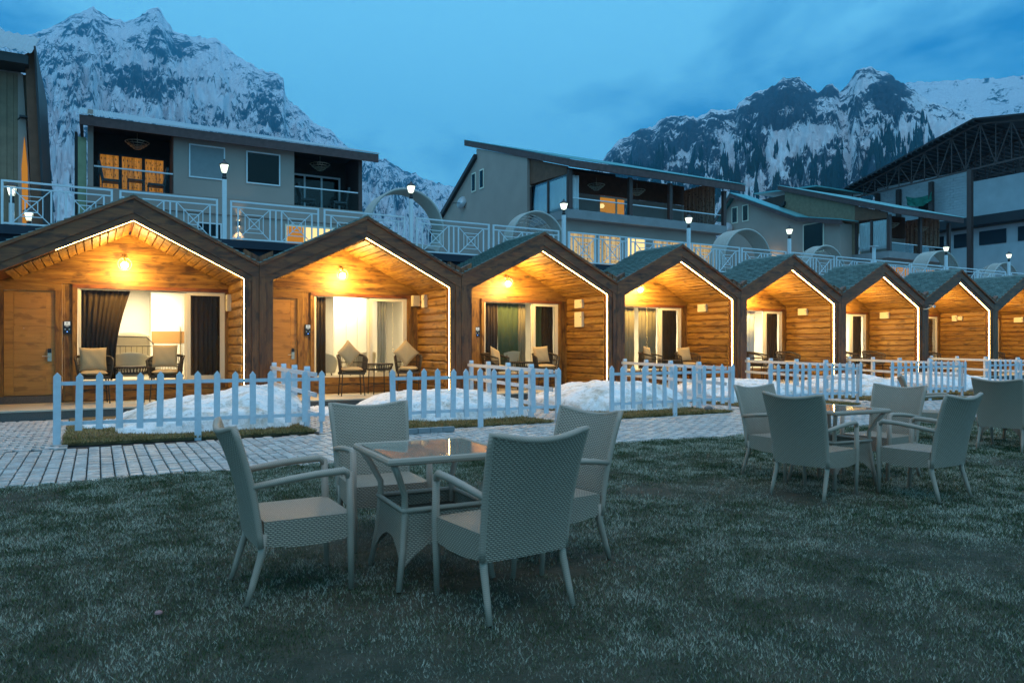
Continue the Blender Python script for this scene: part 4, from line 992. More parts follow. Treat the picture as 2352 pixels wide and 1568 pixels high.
# ------------------------------------------------------------------ wicker garden furniture
def wchair(label, x, y, rz):
    """origin at the middle of the seat on the ground, facing +y; woven seat box, tall curved back, cane arms"""
    t = thing('wicker_chair', label, 'chair', (x, y, 0), rz, 'grey wicker armchairs on the lawn')
    W = 0.265; F_ = 0.25; Bk = -0.23
    def seat(b):
        n = 8; P = []
        for j in range(n+1):
            v = j/n; y = Bk+0.01+(F_-Bk-0.01)*v; ww = W*(0.97+0.03*v); P.append([(-ww+2*ww*i/n, y, 0.425-0.018*math.sin(math.pi*i/n)*math.sin(math.pi*v)) for i in range(n+1)])
        b.grid(P)
        lo = 0.295; pts = [(-W*0.97, Bk+0.01), (W*0.97, Bk+0.01), (W, F_), (-W, F_)]
        for k in range(4):
            (xa, ya), (xb, yb_) = pts[k], pts[(k+1) % 4]; Q = []
            for r_ in range(4):
                u = r_/3; Q.append([(xa+(xb-xa)*s/8, ya+(yb_-ya)*s/8, lo+(0.425-lo)*u-(0.022*math.sin(math.pi*s/8)*(1-u) if k != 0 else 0)) for s in range(9)])
            b.grid(Q)
        b.quad((-W*0.96, Bk+0.012, lo+0.02), (-W*0.99, F_-0.003, lo+0.02), (W*0.99, F_-0.003, lo+0.02), (W*0.96, Bk+0.012, lo+0.02))
    part('wseat', 'seat', M['weave'], t, seat, uv=True)
    def back(b):
        n = 14; m = 12
        def pt(u, v, off):
            z = 0.29+0.64*v; hw = 0.255+0.030*v**1.5
            y = Bk-0.005-0.055*v-0.085*v*v; z -= 0.038*math.sin(math.pi*u)*v**3
            bow = -0.040*math.sin(math.pi*u)*(0.25+0.75*v)
            return ((2*u-1)*hw, y+bow+off, z)
        A = [[pt(i/n, j/m, 0.016) for i in range(n+1)] for j in range(m+1)]; B_ = [[pt(i/n, j/m, -0.016) for i in range(n+1)] for j in range(m+1)]
        b.grid([r[::-1] for r in A]); b.grid(B_)
        for i in (0, n): b.grid([[A[j][i] for j in range(m+1)], [B_[j][i] for j in range(m+1)]])
        b.grid([[A[0][i] for i in range(n+1)], [B_[0][i] for i in range(n+1)]])
    part('wback', 'backrest', M['weave'], t, back, uv=True)
    def rim(b):
        n = 14
        def pt(u, v):
            z = 0.29+0.64*v; hw = 0.255+0.030*v**1.5; y = Bk-0.005-0.055*v-0.085*v*v; z -= 0.038*math.sin(math.pi*u)*v**3
            return ((2*u-1)*hw, y-0.040*math.sin(math.pi*u)*(0.25+0.75*v), z)
        b.tube([pt(0, j/10) for j in range(10)]+[pt(i/n, 1) for i in range(n+1)]+[pt(1, 1-j/10) for j in range(1, 11)], 0.0185, 7)
    part('wrim', 'back_rim', M['cane'], t, rim, smooth=True)
    for sx in (-1, 1):
        part(('wfl', sx), 'leg', M['cane'], t, lambda b, sx=sx: b.tube([(sx*0.262, F_-0.012, 0.655), (sx*0.262, F_-0.005, 0.40), (sx*0.258, F_-0.004, 0.25), (sx*0.250, F_+0.004, 0.0)], [0.021, 0.023, 0.021, 0.016], 8), smooth=True)
        part(('wbl', sx), 'leg', M['cane'], t, lambda b, sx=sx: b.tube([(sx*0.242, Bk+0.012, 0.36), (sx*0.243, Bk+0.0, 0.25), (sx*0.25, Bk-0.045, 0.10), (sx*0.255, Bk-0.075, 0.0)], [0.022, 0.021, 0.018, 0.015], 8), smooth=True)
        part(('warm', sx), 'armrest', M['cane'], t, lambda b, sx=sx: b.tube([(sx*0.262, F_-0.020, 0.62), (sx*0.263, F_-0.016, 0.645), (sx*0.264, F_-0.045, 0.662), (sx*0.268, 0.05, 0.655), (sx*0.270, -0.10, 0.640), (sx*0.266, Bk-0.050, 0.615)], [0.018, 0.021, 0.022, 0.021, 0.020, 0.018], 8), smooth=True)
    return t
def wtable(label, x, y, rz):
    t = thing('wicker_table', label, 'table', (x, y, 0), rz, 'square wicker tables with glass tops')
    H = 0.36
    part('ttop', 'table_frame', M['cane'], t, lambda b: b.tube([(-H,-H,0.725),(H,-H,0.725),(H,H,0.725),(-H,H,0.725)], 0.021, 8, True).box(-H+0.018, H-0.018, -H, -H+0.03, 0.71, 0.733).box(-H+0.018, H-0.018, H-0.03, H, 0.71, 0.733).box(-H, -H+0.03, -H+0.03, H-0.03, 0.71, 0.733).box(H-0.03, H, -H+0.03, H-0.03, 0.71, 0.733), smooth=False)
    part('tglass', 'glass_top', M['table_glass'], t, lambda b: b.box(-H+0.031, H-0.031, -H+0.031, H-0.031, 0.736, 0.742))
    c = 0.235
    for sx in (-1, 1):
        for sy in (-1, 1):
            part(('tl', sx, sy), 'leg', M['cane'], t, lambda b, sx=sx, sy=sy: b.tube([(sx*(H-0.03), sy*(H-0.03), 0.71), (sx*(c+0.05), sy*(c+0.05), 0.63), (sx*c, sy*c, 0.52), (sx*c, sy*c, 0.40), (sx*(c+0.015), sy*(c+0.015), 0.22), (sx*(c+0.05), sy*(c+0.05), 0.0)], [0.019, 0.019, 0.019, 0.021, 0.020, 0.018], 8), smooth=True)
    def skirt(b):
        z1 = 0.43; k0 = c+0.012
        for q in range(4):
            n = 14; P = []
            for r_ in range(6):
                v = r_/5; row = []
                for i in range(n+1):
                    u = 2*i/n-1; zlow = 0.10+0.155*(1-abs(u)**2.2); z = zlow+(z1-zlow)*v; fl = 0.035*max(0, (0.30-z)/0.30)
                    X_, Y_ = u*(k0+fl), -(k0+fl)
                    for _ in range(q): X_, Y_ = -Y_, X_
                    row.append((X_, Y_, z))
                P.append(row)
            b.grid(P)
    o = part('tskirt', 'woven_skirt', M['weave'], t, skirt, uv=True)
    part('trim', 'shelf_rim', M['cane'], t, lambda b: b.tube([(-c-0.012,-c-0.012,0.432),(c+0.012,-c-0.012,0.432),(c+0.012,c+0.012,0.432),(-c-0.012,c+0.012,0.432)], 0.016, 8, True), smooth=True)
    part('tshelf', 'shelf', M['rope'], t, lambda b: b.box(-c, c, -c, c, 0.345, 0.355))
    return t
TA = R(-3)
wtable('wicker table with glass top reflecting the cabins, nearest table on the lawn', 1.745, 4.10, TA)
wchair('grey wicker armchair on the left of the nearest table, facing right', 0.985, 4.27, R(-90))
wchair('grey wicker armchair nearest the camera, its tall woven back turned to us', 1.885, 3.47, R(4))
wchair('grey wicker armchair behind the nearest table, facing the camera', 1.74, 4.93, R(176))
wchair('grey wicker armchair on the right of the nearest table, partly hidden', 2.50, 3.98, R(98))
wtable('glass-topped wicker table in the middle distance, second from the left', 6.35, 4.80, R(-4))
wchair('wicker armchair with its back to us, left chair of the second table', 5.72, 4.50, R(-82))
wchair('wicker armchair seen in side view, right front of the second table', 6.56, 4.02, R(2))
wchair('wicker armchair behind another chair, far left of the second table', 6.20, 5.28, R(180))
wchair('wicker armchair facing the camera behind the second table', 7.17, 4.85, R(92))
wtable('wicker table half hidden behind the rightmost chair back', 11.2, 5.55, R(-4))
wchair('rightmost wicker armchair, its wide back cut by the photo edge', 10.50, 5.27, R(-80))
wchair('wicker armchair turned sideways at the far right group', 10.35, 6.2, R(215))

# ------------------------------------------------------------------ terrace railings and lamps
RP = [(-4.85,-2.10),(-2.05,0.36),(0.51,2.93),(3.25,5.74),(5.88,8.45),(8.82,11.45),(11.58,14.23),(14.61,17.28),(17.41,20.04),(20.48,23.12),(23.22,25.9),(26.23,29.07),(29.2,31.75),(32.04,34.7),(34.8,37.6),(37.95,40.6),(40.7,43.4),(43.95,46.7),(46.8,49.6)]
def railing(k, x0, x1):
    L = x1-x0; where = ['beyond the left photo edge','by the tall boarded house at the left','behind the first cabin peak','right of the first tall lamp','behind the second cabin peak, left part','right of the lamp in the wicker ring','before the dark-walled house','below the lit patterned curtains','above the fourth cabin roof','between the fourth cabin peak and its lamp','behind the fifth cabin roof left end','right of the fifth roof lamp','behind the sixth cabin roof','right of the unlit post','above the seventh cabin','right of the far lamp','far right beyond the seventh peak','near the last lamp','at the far right end'][k]
    t = thing('railing_panel', f'white metal terrace railing panel with crossed squares {where}', 'railing', (x0, 21.85, 4.335), 0, 'white terrace railing panels')
    m = M['rail_paint']; H = 1.10
    
    for xx in (0, L-0.05): MB().box(xx, xx+0.05, -0.025, 0.025, 0, H).build('post', m, t)
    MB().box(0.051, L-0.051, -0.03, 0.03, H-0.045, H).build('top_rail', m, t); MB().box(0.051, L-0.051, -0.02, 0.02, H-0.19, H-0.155).build('rail', m, t); MB().box(0.051, L-0.051, -0.02, 0.02, 0.02, 0.06).build('rail', m, t)
    za, zb = 0.062, H-0.192
    for f in (0.085, 0.435, 0.50, 0.565, 0.915): MB().box(L*f-0.02, L*f+0.02, -0.018, 0.018, za, zb).build('bar', m, t)
    for f0, f1 in ((0.085, 0.435), (0.565, 0.915)):
        a, c = L*f0+0.022, L*f1-0.022; b = MB(); w = c-a; h = zb-za
        b.beam((a, 0, za), (c, 0, zb), 0.022, 0.026, (0,1,0)); b.beam((a, 0.004, zb), (c, 0.004, za), 0.022, 0.026, (0,1,0))
        for s in (0.20, 0.335):
            b.box(a+w*s, c-w*s, -0.008, 0.008, za+h*s-0.011, za+h*s+0.011).box(a+w*s, c-w*s, -0.008, 0.008, zb-h*s-0.011, zb-h*s+0.011)
            b.box(a+w*s-0.011, a+w*s+0.011, -0.007, 0.007, za+h*s, zb-h*s).box(c-w*s-0.011, c-w*s+0.011, -0.007, 0.007, za+h*s, zb-h*s)
        b.build('lattice', m, t)
for k, (x0, x1) in enumerate(RP): railing(k, x0, x1)
def lamp(label, x, y, z0, ztop, e=8, lit=True):
    t = thing('terrace_lamp', label, 'lamp post', (x, y, z0), 0, 'white lamp posts on the terrace edge'); h = ztop-z0
    MB().box(-0.055, 0.055, -0.055, 0.055, 0, h-0.42 if lit else h).build('pole', M['rail_paint'], t)
    if not lit:
        MB().box(-0.14, 0.14, -0.14, 0.14, h+0.001, h+0.03).build('plate', M['rail_paint'], t); return
    MB().lathe([(0.05,h-0.42),(0.065,h-0.36),(0.045,h-0.30),(0.06,h-0.26)], n=10).build('collar', M['iron'], t)
    l = MB(); c, d = 0.060, 0.100; za, zb = h-0.215, h-0.01
    n0 = len(l.v); l.v += [(-c,-c,za),(c,-c,za),(c,c,za),(-c,c,za),(-d,-d,zb),(d,-d,zb),(d,d,zb),(-d,d,zb)]; l.f += [(0,3,2,1),(4,5,6,7),(0,1,5,4),(1,2,6,5),(2,3,7,6),(3,0,4,7)]
    l.build('lantern', M['lamp_glow'], t)
    b = MB()
    for sx in (-1, 1):
        for sy in (-1, 1): b.beam((sx*c*1.06, sy*c*1.06, za), (sx*d*1.06, sy*d*1.06, zb), 0.012, 0.012)
    for zz, e in ((za, c*1.06), (zb, d*1.06)): b.tube([(-e,-e,zz),(e,-e,zz),(e,e,zz),(-e,e,zz)], 0.007, 4, True)
    b.build('frame', M['iron'], t)
    MB().lathe([(0.145,h),(0.135,h+0.02),(0.05,h+0.09),(0.02,h+0.12),(0.02,h+0.15)], n=8).build('cap', M['iron'], t)
    d_ = bpy.data.lights.new('lamp_light', 'POINT'); d_.energy = e; d_.color = (0.85, 1.0, 0.80); d_.shadow_soft_size = 0.12
    o = bpy.data.objects.new('lamp_light', d_); COL.objects.link(o); o.parent = t; o.location = (0, -0.02, h+0.25)
    o.location = (0.0, -0.30, h-0.15)
ZT = 4.335
lamp('lit terrace lamp at the left edge before the boarded house', -1.85, 22.05, ZT, 5.32)
lamp('low lit lantern beside the boarded house wall, leftmost pair', -1.55, 22.9, ZT-0.3, 4.85)
for lb, x in (('tall lit lamp post between the first two cabins', 3.10), ('lit lamp post in front of the wicker ring', 8.66), ('lit lamp post before the house with blue curtains', 14.44), ('lit lamp post above the fourth cabin peak', 20.33), ('lit lamp post above the fifth cabin peak', 26.12), ('lit lamp post above the seventh cabin', 37.8), ('rightmost lit lamp post on the terrace', 43.75)):
    lamp(lb, x, 21.86, ZT, 6.42)
lamp('unlit square post without a lantern above the sixth cabin', 31.94, 21.86, ZT, 6.05, lit=False)

# wicker ring seats and domes on the terrace
def pod(label, x, r, top, dome, rz=0, y=23.7):
    t = thing('wicker_pod', label, 'garden seat', (x, y, ZT), rz, 'round wicker pods on the terrace'); zc = top-ZT-r; D = 0.85 if not dome else 0.5
    def ang(n, a0=-38): return [R(a0+(180-2*a0)*k/n) for k in range(n+1)]
    A = ang(46)
    if dome: A = ang(46, -12)
    ring = MB()
    for dy in (0, D): ring.tube([(r*math.cos(a), dy, zc+r*math.sin(a)) for a in A], 0.045, 6)
    ring.build('ring', M['wicker_pod'], t, smooth=True)
    b = MB()
    for dy in [D*(k+0.5)/9 for k in range(9)]: b.tube([(r*math.cos(a), dy, zc+r*math.sin(a)) for a in A], 0.038 if not dome else 0.020, 4)
    for a in ang(96 if not dome else 60, -38 if not dome else -12): b.beam((r*math.cos(a), 0.02, zc+r*math.sin(a)), (r*math.cos(a), D-0.02, zc+r*math.sin(a)), 0.022, 0.022 if not dome else 0.012)
    b.build('woven_band', M['wicker_pod'], t)
    if dome:
        b = MB()
        for k in range(1, 12):
            ph = R(15*k)
            b.tube([(r*math.cos(ph)*math.cos(e_), D+r*0.75*math.sin(e_), zc+r*math.sin(ph)*math.cos(e_)) for e_ in [R(90*q/8) for q in range(9)]], 0.018, 4)
        for q in range(1, 9):
            e_ = R(10*q); b.tube([(r*math.cos(e_)*math.cos(a), D+r*0.75*math.sin(e_), zc+r*math.cos(e_)*math.sin(a)) for a in A], 0.016, 4)
        b.build('dome_shell', M['wicker_pod'], t)
    MB().lathe([(r*0.80,0.30),(r*0.84,0.34),(r*0.84,0.44),(r*0.78,0.46)], (0,D/2,0), 24).build('seat', M['wicker_pod'], t)
    MB().box(-r*0.7, r*0.7, 0.02, D, 0.0, 0.30).build('base', M['wicker_pod'], t)
pod('large open wicker ring behind the second lamp post', 9.25, 1.33, 6.72, False)
pod('wicker dome seat behind the third cabin peak', 14.5, 1.16, 6.42, True)
pod('open wicker arch behind the fourth lamp post', 25.6, 1.50, 6.62, False)
pod('wicker dome seat above the sixth cabin roof', 31.0, 1.35, 6.24, True)
pod('wicker arch seat behind the far right lamp', 40.7, 1.75, 6.60, False)
pod('wicker dome seat at the far right end of the terrace', 47.1, 1.6, 6.30, True)
# ------------------------------------------------------------------ buildings on the terrace
def bpart(name, mat, t, x0, x1, y0, y1, z0, z1): return MB().box(x0, x1, y0, y1, z0, z1).build(name, M[mat], t)
def corrug(name, mat, t, fl, fr, bl, br, pitch=0.09, amp=0.018, th=0.012):
    """corrugated sheet roof from the front edge fl-fr to the back edge bl-br (waves run front to back)"""
    fl, fr, bl, br = map(Vector, (fl, fr, bl, br)); n = int((fr-fl).length/pitch*4); P = []
    for j in range(2):
        a, c = (fl, fr) if j == 0 else (bl, br); P.append([a.lerp(c, i/n)+Vector((0, 0, amp*math.sin(i*math.pi/2))) for i in range(n+1)])
    b = MB(); b.grid(P); b.grid([[p-Vector((0,0,th)) for p in r] for r in P][::-1]); b.grid([P[0], [p-Vector((0,0,th)) for p in P[0]]][::-1])
    return b.build(name, M[mat], t)
def frame_win(t, x0, x1, y, z0, z1, glass='glass_dark', mat='rail_paint', w=0.06, bars=()):
    f = MB().box(x0, x1, y-0.03, y+0.02, z0, z0+w).box(x0, x1, y-0.03, y+0.02, z1-w, z1).box(x0, x0+w, y-0.03, y+0.02, z0+w, z1-w).box(x1-w, x1, y-0.03, y+0.02, z0+w, z1-w)
    for bx_ in bars: f.box(bx_-w/2, bx_+w/2, y-0.028, y+0.018, z0+w, z1-w)
    f = f.build('window', M[mat], t); MB().box(x0+w, x1-w, y-0.004, y+0.004, z0+w, z1-w).build('pane', M[glass], f); return f
def chandelier(t, x, y, z):
    b = MB()
    for r, dz in ((0.42, 0), (0.34, -0.08), (0.24, -0.16), (0.13, -0.24)): b.tube([(r*math.cos(k*math.pi/9), r*math.sin(k*math.pi/9), dz) for k in range(18)], 0.016, 5, True)
    for k in range(12):
        a = k*math.pi/6; b.beam((0.42*math.cos(a), 0.42*math.sin(a), 0), (0.13*math.cos(a), 0.13*math.sin(a), -0.24), 0.012, 0.012)
    b.tube([(0,0,0),(0,0,0.35)], 0.012, 5); b.build('chandelier', M['steel'], t, loc=(x, y, z))
def glass_rail(t, x0, x1, y, z0, z1):
    MB().box(x0, x1, y-0.006, y+0.006, z0+0.02, z1-0.03).build('glass_panel', M['glass'], t); MB().box(x0, x1, y-0.03, y+0.03, z1-0.03, z1+0.02).build('handrail', M['rail_paint'], t)
def pchair(t, x, y, z, s):
    b = MB(); b.box(-0.3, 0.3, -0.28, 0.28, 0.34, 0.42); b.prism([(0.22*s,0.42),(0.30*s,0.42),(0.44*s,1.05),(0.34*s,1.08)][::s], 'y', -0.26, 0.26)
    for sx in (-1, 1):
        for sy in (-1, 1): b.beam((sx*0.27, sy*0.25, 0.36), (sx*0.29, sy*0.27, 0), 0.03, 0.03)
    o = b.build('balcony_chair', M['black'], None, loc=(x, y, z)); return o

# --- left house (flat front, two balconies)
A = thing('house', 'grey plastered house at left with orange lit curtains and a long tin roof', 'house', (0, 31, 0), 0, 'houses on the terrace')
AY = 0.0
bpart('wall', 'plaster', A, 2.56, 7.12, AY, 5, 7.20, 9.62); bpart('wall', 'plaster', A, -0.30, 10.02, AY+0.04, 5, ZT, 6.55); bpart('floor_slab', 'plaster', A, -0.32, 10.06, AY-0.02, 5, 6.56, 7.19)
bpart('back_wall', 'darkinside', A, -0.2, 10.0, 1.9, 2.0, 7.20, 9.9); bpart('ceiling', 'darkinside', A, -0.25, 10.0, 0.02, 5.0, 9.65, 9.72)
bpart('side_wall', 'plaster', A, -0.30, -0.12, AY, 5, 7.20, 10.0); bpart('side_wall', 'brown_post', A, 9.86, 10.02, AY, 5, 7.20, 9.62)
corrug('roof', 'corr_grey', A, (-0.62, -0.55, 9.66), (10.62, -0.55, 9.66), (-0.62, 4.6, 11.32), (10.62, 4.6, 11.12))
MB().box(-0.55, 10.58, -0.52, -0.44, 9.28, 9.625).build('fascia', M['fascia'], A); MB().box(-0.55, -0.45, -0.43, 4.5, 9.4, 9.62).build('fascia', M['fascia'], A)
bpart('soffit', 'brownclap', A, -0.44, 10.5, -0.435, 0.0, 9.56, 9.60)
frame_win(A, 3.10, 4.42, AY-0.01, 7.90, 9.20, 'blind', w=0.05); A_w = frame_win(A, 5.22, 6.55, AY-0.01, 7.90, 9.20, 'glass_dark', w=0.05)
bpart('window_back', 'navy', A, 5.25, 6.5, AY-0.003, AY-0.0005, 7.92, 9.18)
f = frame_win(A, 0.02, 2.42, 1.88, 7.22, 8.92, 'glass', 'iron', 0.08, (0.80, 1.62))
for x0, x1 in ((0.10, 0.74), (0.86, 1.56), (1.68, 2.34)): curtain(A, 'lit_curtain', M['lit_orange'], x0, x1, 7.24, 8.90, 1.893, 0.0015, 4)
f = frame_win(A, 7.3, 9.6, 1.88, 7.22, 8.95, 'glass_dark', 'rail_paint', 0.08, (8.0, 8.75))
glass_rail(A, -0.10, 2.54, AY+0.03, 7.20, 7.96); glass_rail(A, 7.14, 9.84, AY+0.03, 7.20, 7.98)
chandelier(A, 1.35, 0.8, 9.20); chandelier(A, 8.4, 0.8, 9.20)
bpart('tin_sheet', 'foil', A, -0.62, -0.34, 0.6, 0.63, ZT+1.0, 9.1); bpart('tin_edge', 'iron', A, -0.72, -0.63, 0.5, 3.4, ZT, 9.25)
for x, s in ((0.45, -1), (2.0, 1)): tag(pchair(None, x, 31.7, 7.20, s), f'dark chair on the left balcony of the grey house, {"left" if s < 0 else "right"} one', 'chair')
for x, s in ((7.8, -1), (9.2, 1)): tag(pchair(None, x, 31.7, 7.20, s), f'dark chair on the unlit right balcony of the grey house, {"left" if s < 0 else "right"} one', 'chair')
t = thing('balcony_table', 'small dark table between the chairs on the orange-lit balcony', 'table', (1.3, 31.6, 7.2)); b = MB().box(-0.3, 0.3, -0.25, 0.25, 0.44, 0.49); b.build('tabletop', M['black'], t)
for sx in (-1, 1):
    for sy in (-1, 1): MB().box(sx*0.27-0.02, sx*0.27+0.02, sy*0.22-0.02, sy*0.22+0.02, 0, 0.435).build('leg', M['black'], t)
# lower floor: wall lights and bright rooms
frame_win(A, 2.30, 3.05, AY+0.03, ZT+0.2, 6.1, 'glass_dark', 'rail_paint', 0.05); frame_win(A, 3.4, 4.3, AY+0.03, 5.2, 6.2, 'glass_dark', 'rail_paint', 0.05)
f = frame_win(A, 6.75, 9.25, AY+0.03, ZT+0.05, 6.38, 'room_glow', 'upvc', 0.07, (7.55,))
MB().box(6.83, 7.50, AY-0.002, AY+0.0, ZT+0.2, 6.30).build('lit_curtain', M['room_orange'], f)
sc = MB().box(4.88, 4.98, AY-0.06, AY+0.038, 6.14, 6.36).build('wall_light', M['iron'], A)
MB().box(4.895, 4.965, AY-0.05, AY+0.02, 6.125, 6.138).box(4.895, 4.965, AY-0.05, AY+0.02, 6.362, 6.372).build('sconce_lens', M['sconce'], sc)
def spot(par, x, y, z, e, col=(1,0.74,0.36), up=False, ang=70):
    d = bpy.data.lights.new('wall_light_beam', 'SPOT'); d.energy = e; d.color = col; d.spot_size = R(ang); d.spot_blend = 0.6; d.shadow_soft_size = 0.03
    o = bpy.data.objects.new('wall_light_beam', d); COL.objects.link(o); o.parent = par; o.location = (x, y, z); o.rotation_euler = (R(180+8) if up else R(-8+16), 0, 0)
spot(sc, 4.93, -0.10, 6.08, 50); spot(sc, 4.93, -0.10, 6.42, 16, up=True)

# --- tall boarded house at the far left
Lh = thing('boarded_house', 'tall weathered board house with steep leaning side at the left edge', 'house', (0, 0, 0), 0, 'houses on the terrace')
yL = 26.0
b = MB()
for k in range(17): b.box(-4.6+0.165*k, -4.6+0.165*k+0.158, yL-0.012*(k % 2)-0.02, yL+0.02, ZT, 9.35)
stuff(b.build('board_cladding', M['wclap'], Lh))
MB().prism([(-8,ZT),(-1.78,ZT),(-2.08,9.6),(-8,9.6)], 'y', yL+0.03, yL+5).build('wall', M['plaster'], Lh)
MB().prism([(-1.78,ZT),(-1.60,ZT),(-2.00,9.75),(-1.96,9.6),(-2.06,9.4)], 'y', yL-0.02, yL+0.028).build('wall', M['plaster'], Lh)
MB().prism([(-2.02,ZT),(-1.63,ZT),(-1.90,9.35),(-2.02,9.35)], 'y', yL-0.10, yL-0.03).build('pilaster', M['plaster'], Lh)
MB().prism([(-1.90,ZT),(-1.76,ZT),(-1.78,6.6),(-1.86,7.5),(-1.93,6.6)], 'y', yL-0.125, yL-0.105).build('arched_window', M['room_orange'], Lh)
MB().prism([(-1.62,ZT),(-1.36,ZT+0.2),(-1.60,9.98),(-1.82,9.8)], 'y', yL-0.5, yL+5).build('leaning_side', M['brownclap'], Lh)
MB().prism([(-1.355,ZT+0.2),(-1.29,ZT+0.2),(-1.55,10.05),(-1.60,10.05)], 'y', yL-0.62, yL+5).build('side_roof_edge', M['iron'], Lh)
corrug('roof', 'corr_grey', Lh, (-8, yL-1.0, 9.92), (-1.62, yL-1.0, 9.72), (-8, yL+2.2, 11.5), (-1.60, yL+2.2, 11.3), 0.22, 0.03)
MB().box(-8, -1.72, yL-0.9, yL-0.03, 9.40, 9.66).build('fascia', M['iron'], Lh)
t = thing('floodlight', 'small dark floodlight on the grey pilaster of the boarded house', 'lamp', (-1.85, yL-0.12, 8.05)); MB().box(-0.12, 0.14, -0.16, 0.0, -0.02, 0.04).tube([(-0.1,-0.05,0),(-0.16,-0.1,-0.10)], 0.02, 5).build('head', M['iron'], t)

# --- middle house and right house share a layout: gabled side wall, set-forward glazed balcony block under a shed roof
def chalet(name_label, X0, Xr, Yf, Ymid, Yback, zfl, zev, zbk, Yb2, xstep, rear, posts, curt, lit, wood_band):
    t = thing('house', name_label, 'house', (X0, Yf, 0), 0, 'houses on the terrace'); W_ = Xr-X0; dm = Ymid-Yf; db = Yback-Yf
    bpart('floor_slab', 'concrete', t, -0.05, W_-0.1, 0.0, dm+2, zfl-0.42, zfl); bpart('wall', 'plaster', t, 0.0, W_-0.4, 0.5, dm+3, ZT, zfl-0.42)
    sl = (zbk-zev)/db; OH = 0.22; OR = 0.85
    # roof sheet with fascia boards
    corrug('roof', 'corr', t, (-OH-0.02, -0.44, zev-sl*0.44+0.36), (W_+OR, -0.44, zev-sl*0.44+0.36), (-OH-0.02, db-0.4, zbk-sl*0.4+0.36), (W_+OR, db-0.4, zbk-sl*0.4+0.36), 0.11, 0.02)
    MB().box(-OH, W_+OR-0.03, -0.42, -0.34, zev-0.16, zev+0.17).build('fascia', M['fascia'], t)
    for x in (-OH, W_+OR-0.11): MB().prism([(-0.338, zev-0.13), (db-0.45, zbk+0.02-sl*0.45), (db-0.45, zbk+0.34-sl*0.45), (-0.338, zev+0.21)], 'x', x, x+0.08).build('fascia', M['fascia'], t)
    MB().prism([(-0.33, zev+0.03), (db-0.5, zbk+0.1-sl*0.5), (db-0.5, zbk+0.16-sl*0.5), (-0.33, zev+0.09)], 'x', -OH+0.09, W_+OR-0.12).build('soffit', M['brownclap'], t)
    # gabled part behind: left wall plane at -xstep, return wall facing front at Ymid
    top = lambda y: zev+sl*y-0.02
    MB().prism([(dm, ZT), (dm, top(dm)), (Yb2-Yf, top(Yb2-Yf)), (Yb2-Yf, rear[0]), (rear[1]-Yf, rear[2]), (rear[1]-Yf, ZT)][::-1], 'x', -xstep, -xstep+0.4).build('wall', M['plaster' if xstep > 0.1 else 'wclap'], t)
    if xstep > 0.1: MB().prism([(-xstep+0.402, ZT), (0.8, ZT), (0.8, top(dm)), (-xstep+0.402, top(dm))], 'y', dm+0.002, dm+0.3).build('wall', M['plaster'], t)
    # rear roof falling away to the back
    MB().prism([(Yb2-Yf-0.1, rear[0]+0.22), (Yb2-Yf-0.1, rear[0]-0.02), (rear[1]-Yf+0.9, rear[2]-0.75), (rear[1]-Yf+0.9, rear[2]-0.45)], 'x', -xstep-0.22, W_-0.5).build('rear_roof', M['iron'], t)
    # glazed left side of the balcony block
    zt = lambda y: zev+sl*y-0.05
    if wood_band: MB().prism([(0.15, zev-0.35), (0.15, zt(0.15)), (dm, zt(dm)), (dm, zev-0.22)][::-1], 'x', 0.0, 0.10).build('board_gable', M['brownclap'], t)
    for y in (0.12, dm*0.52, dm-0.06): MB().box(0.0, 0.12, y-0.06, y+0.06, zfl+0.002, zev-0.355).build('frame_post', M['brown_post'], t)
    o = curtain(t, 'curtain', M['white_curtain'], -(dm-0.25), -0.25, zfl+0.18, zev-0.42, 0, 0.04, 12); o.rotation_euler = (0, 0, R(-90)); o.location = (0.12, 0, 0)
    MB().box(0.02, 0.035, 0.2, dm-0.1, zfl+0.05, zev-0.36).build('pane', M['glass'], t)
    # balcony inside
    bpart('back_wall', 'brownclap', t, 0.15, W_-0.4, 2.9, 3.0, zfl+1.55, zev+0.6); bpart('back_wall', 'plaster', t, 0.15, lit[0], 2.86, 2.98, zfl, zfl+1.5)
    bpart('back_wall', 'plaster', t, lit[1], W_-0.4, 2.86, 2.98, zfl, zfl+1.5)
    fr = MB().box(lit[0], lit[1], 2.84, 2.90, zfl+1.42, zfl+1.50).box((lit[0]+lit[1])/2-0.05, (lit[0]+lit[1])/2+0.05, 2.84, 2.90, zfl, zfl+1.42).box(lit[1]-0.1, lit[1], 2.84, 2.90, zfl, zfl+1.42).build('window', M['upvc'], t)
    MB().box(lit[0]+0.02, lit[1]-0.1, 3.4, 3.42, zfl, zfl+1.6).build('lit_room', M['room_orange'], fr)
    MB().lathe([(0.10,0),(0.16,0.10),(0.10,0.2)], n=10).build('lampshade', M['room_glow'], fr, loc=(lit[0]+0.35, 3.2, zfl+0.95))
    for x in posts: MB().box(x-0.10, x+0.10, -0.02, 0.16, zfl+0.002, zev-0.16).build('post', M['brown_post'], t)
    glass_rail(t, 0.1, W_-0.1, 0.2, zfl, zfl+0.58)
    for a, c in curt: curtain(t, 'curtain', M['white_curtain'], a, c, zfl+0.03, zev-0.3, 0.42, 0.05, 3)
    o = curtain(t, 'curtain', M['dim_floral'], -2.8, -0.4, zfl+0.1, zev+0.35, 0, 0.04, 9); o.rotation_euler = (0, 0, R(-90)); o.location = (W_-0.55, 0, 0)
    for x in posts[1:3]: chandelier(t, x-1.2, 1.2, zev-0.42)
    return t
Bh = chalet('dark plastered house in the middle with pale curtains and lit orange balcony room', 19.02, 29.2, 28.4, 31.9, 39.5, 7.72, 9.72, 13.25, 37.6, 0.15, (12.05, 43.0, 9.2), (0.12, 3.65, 6.2, 9.93), ((0.25, 0.85),), (3.9, 6.0), True)
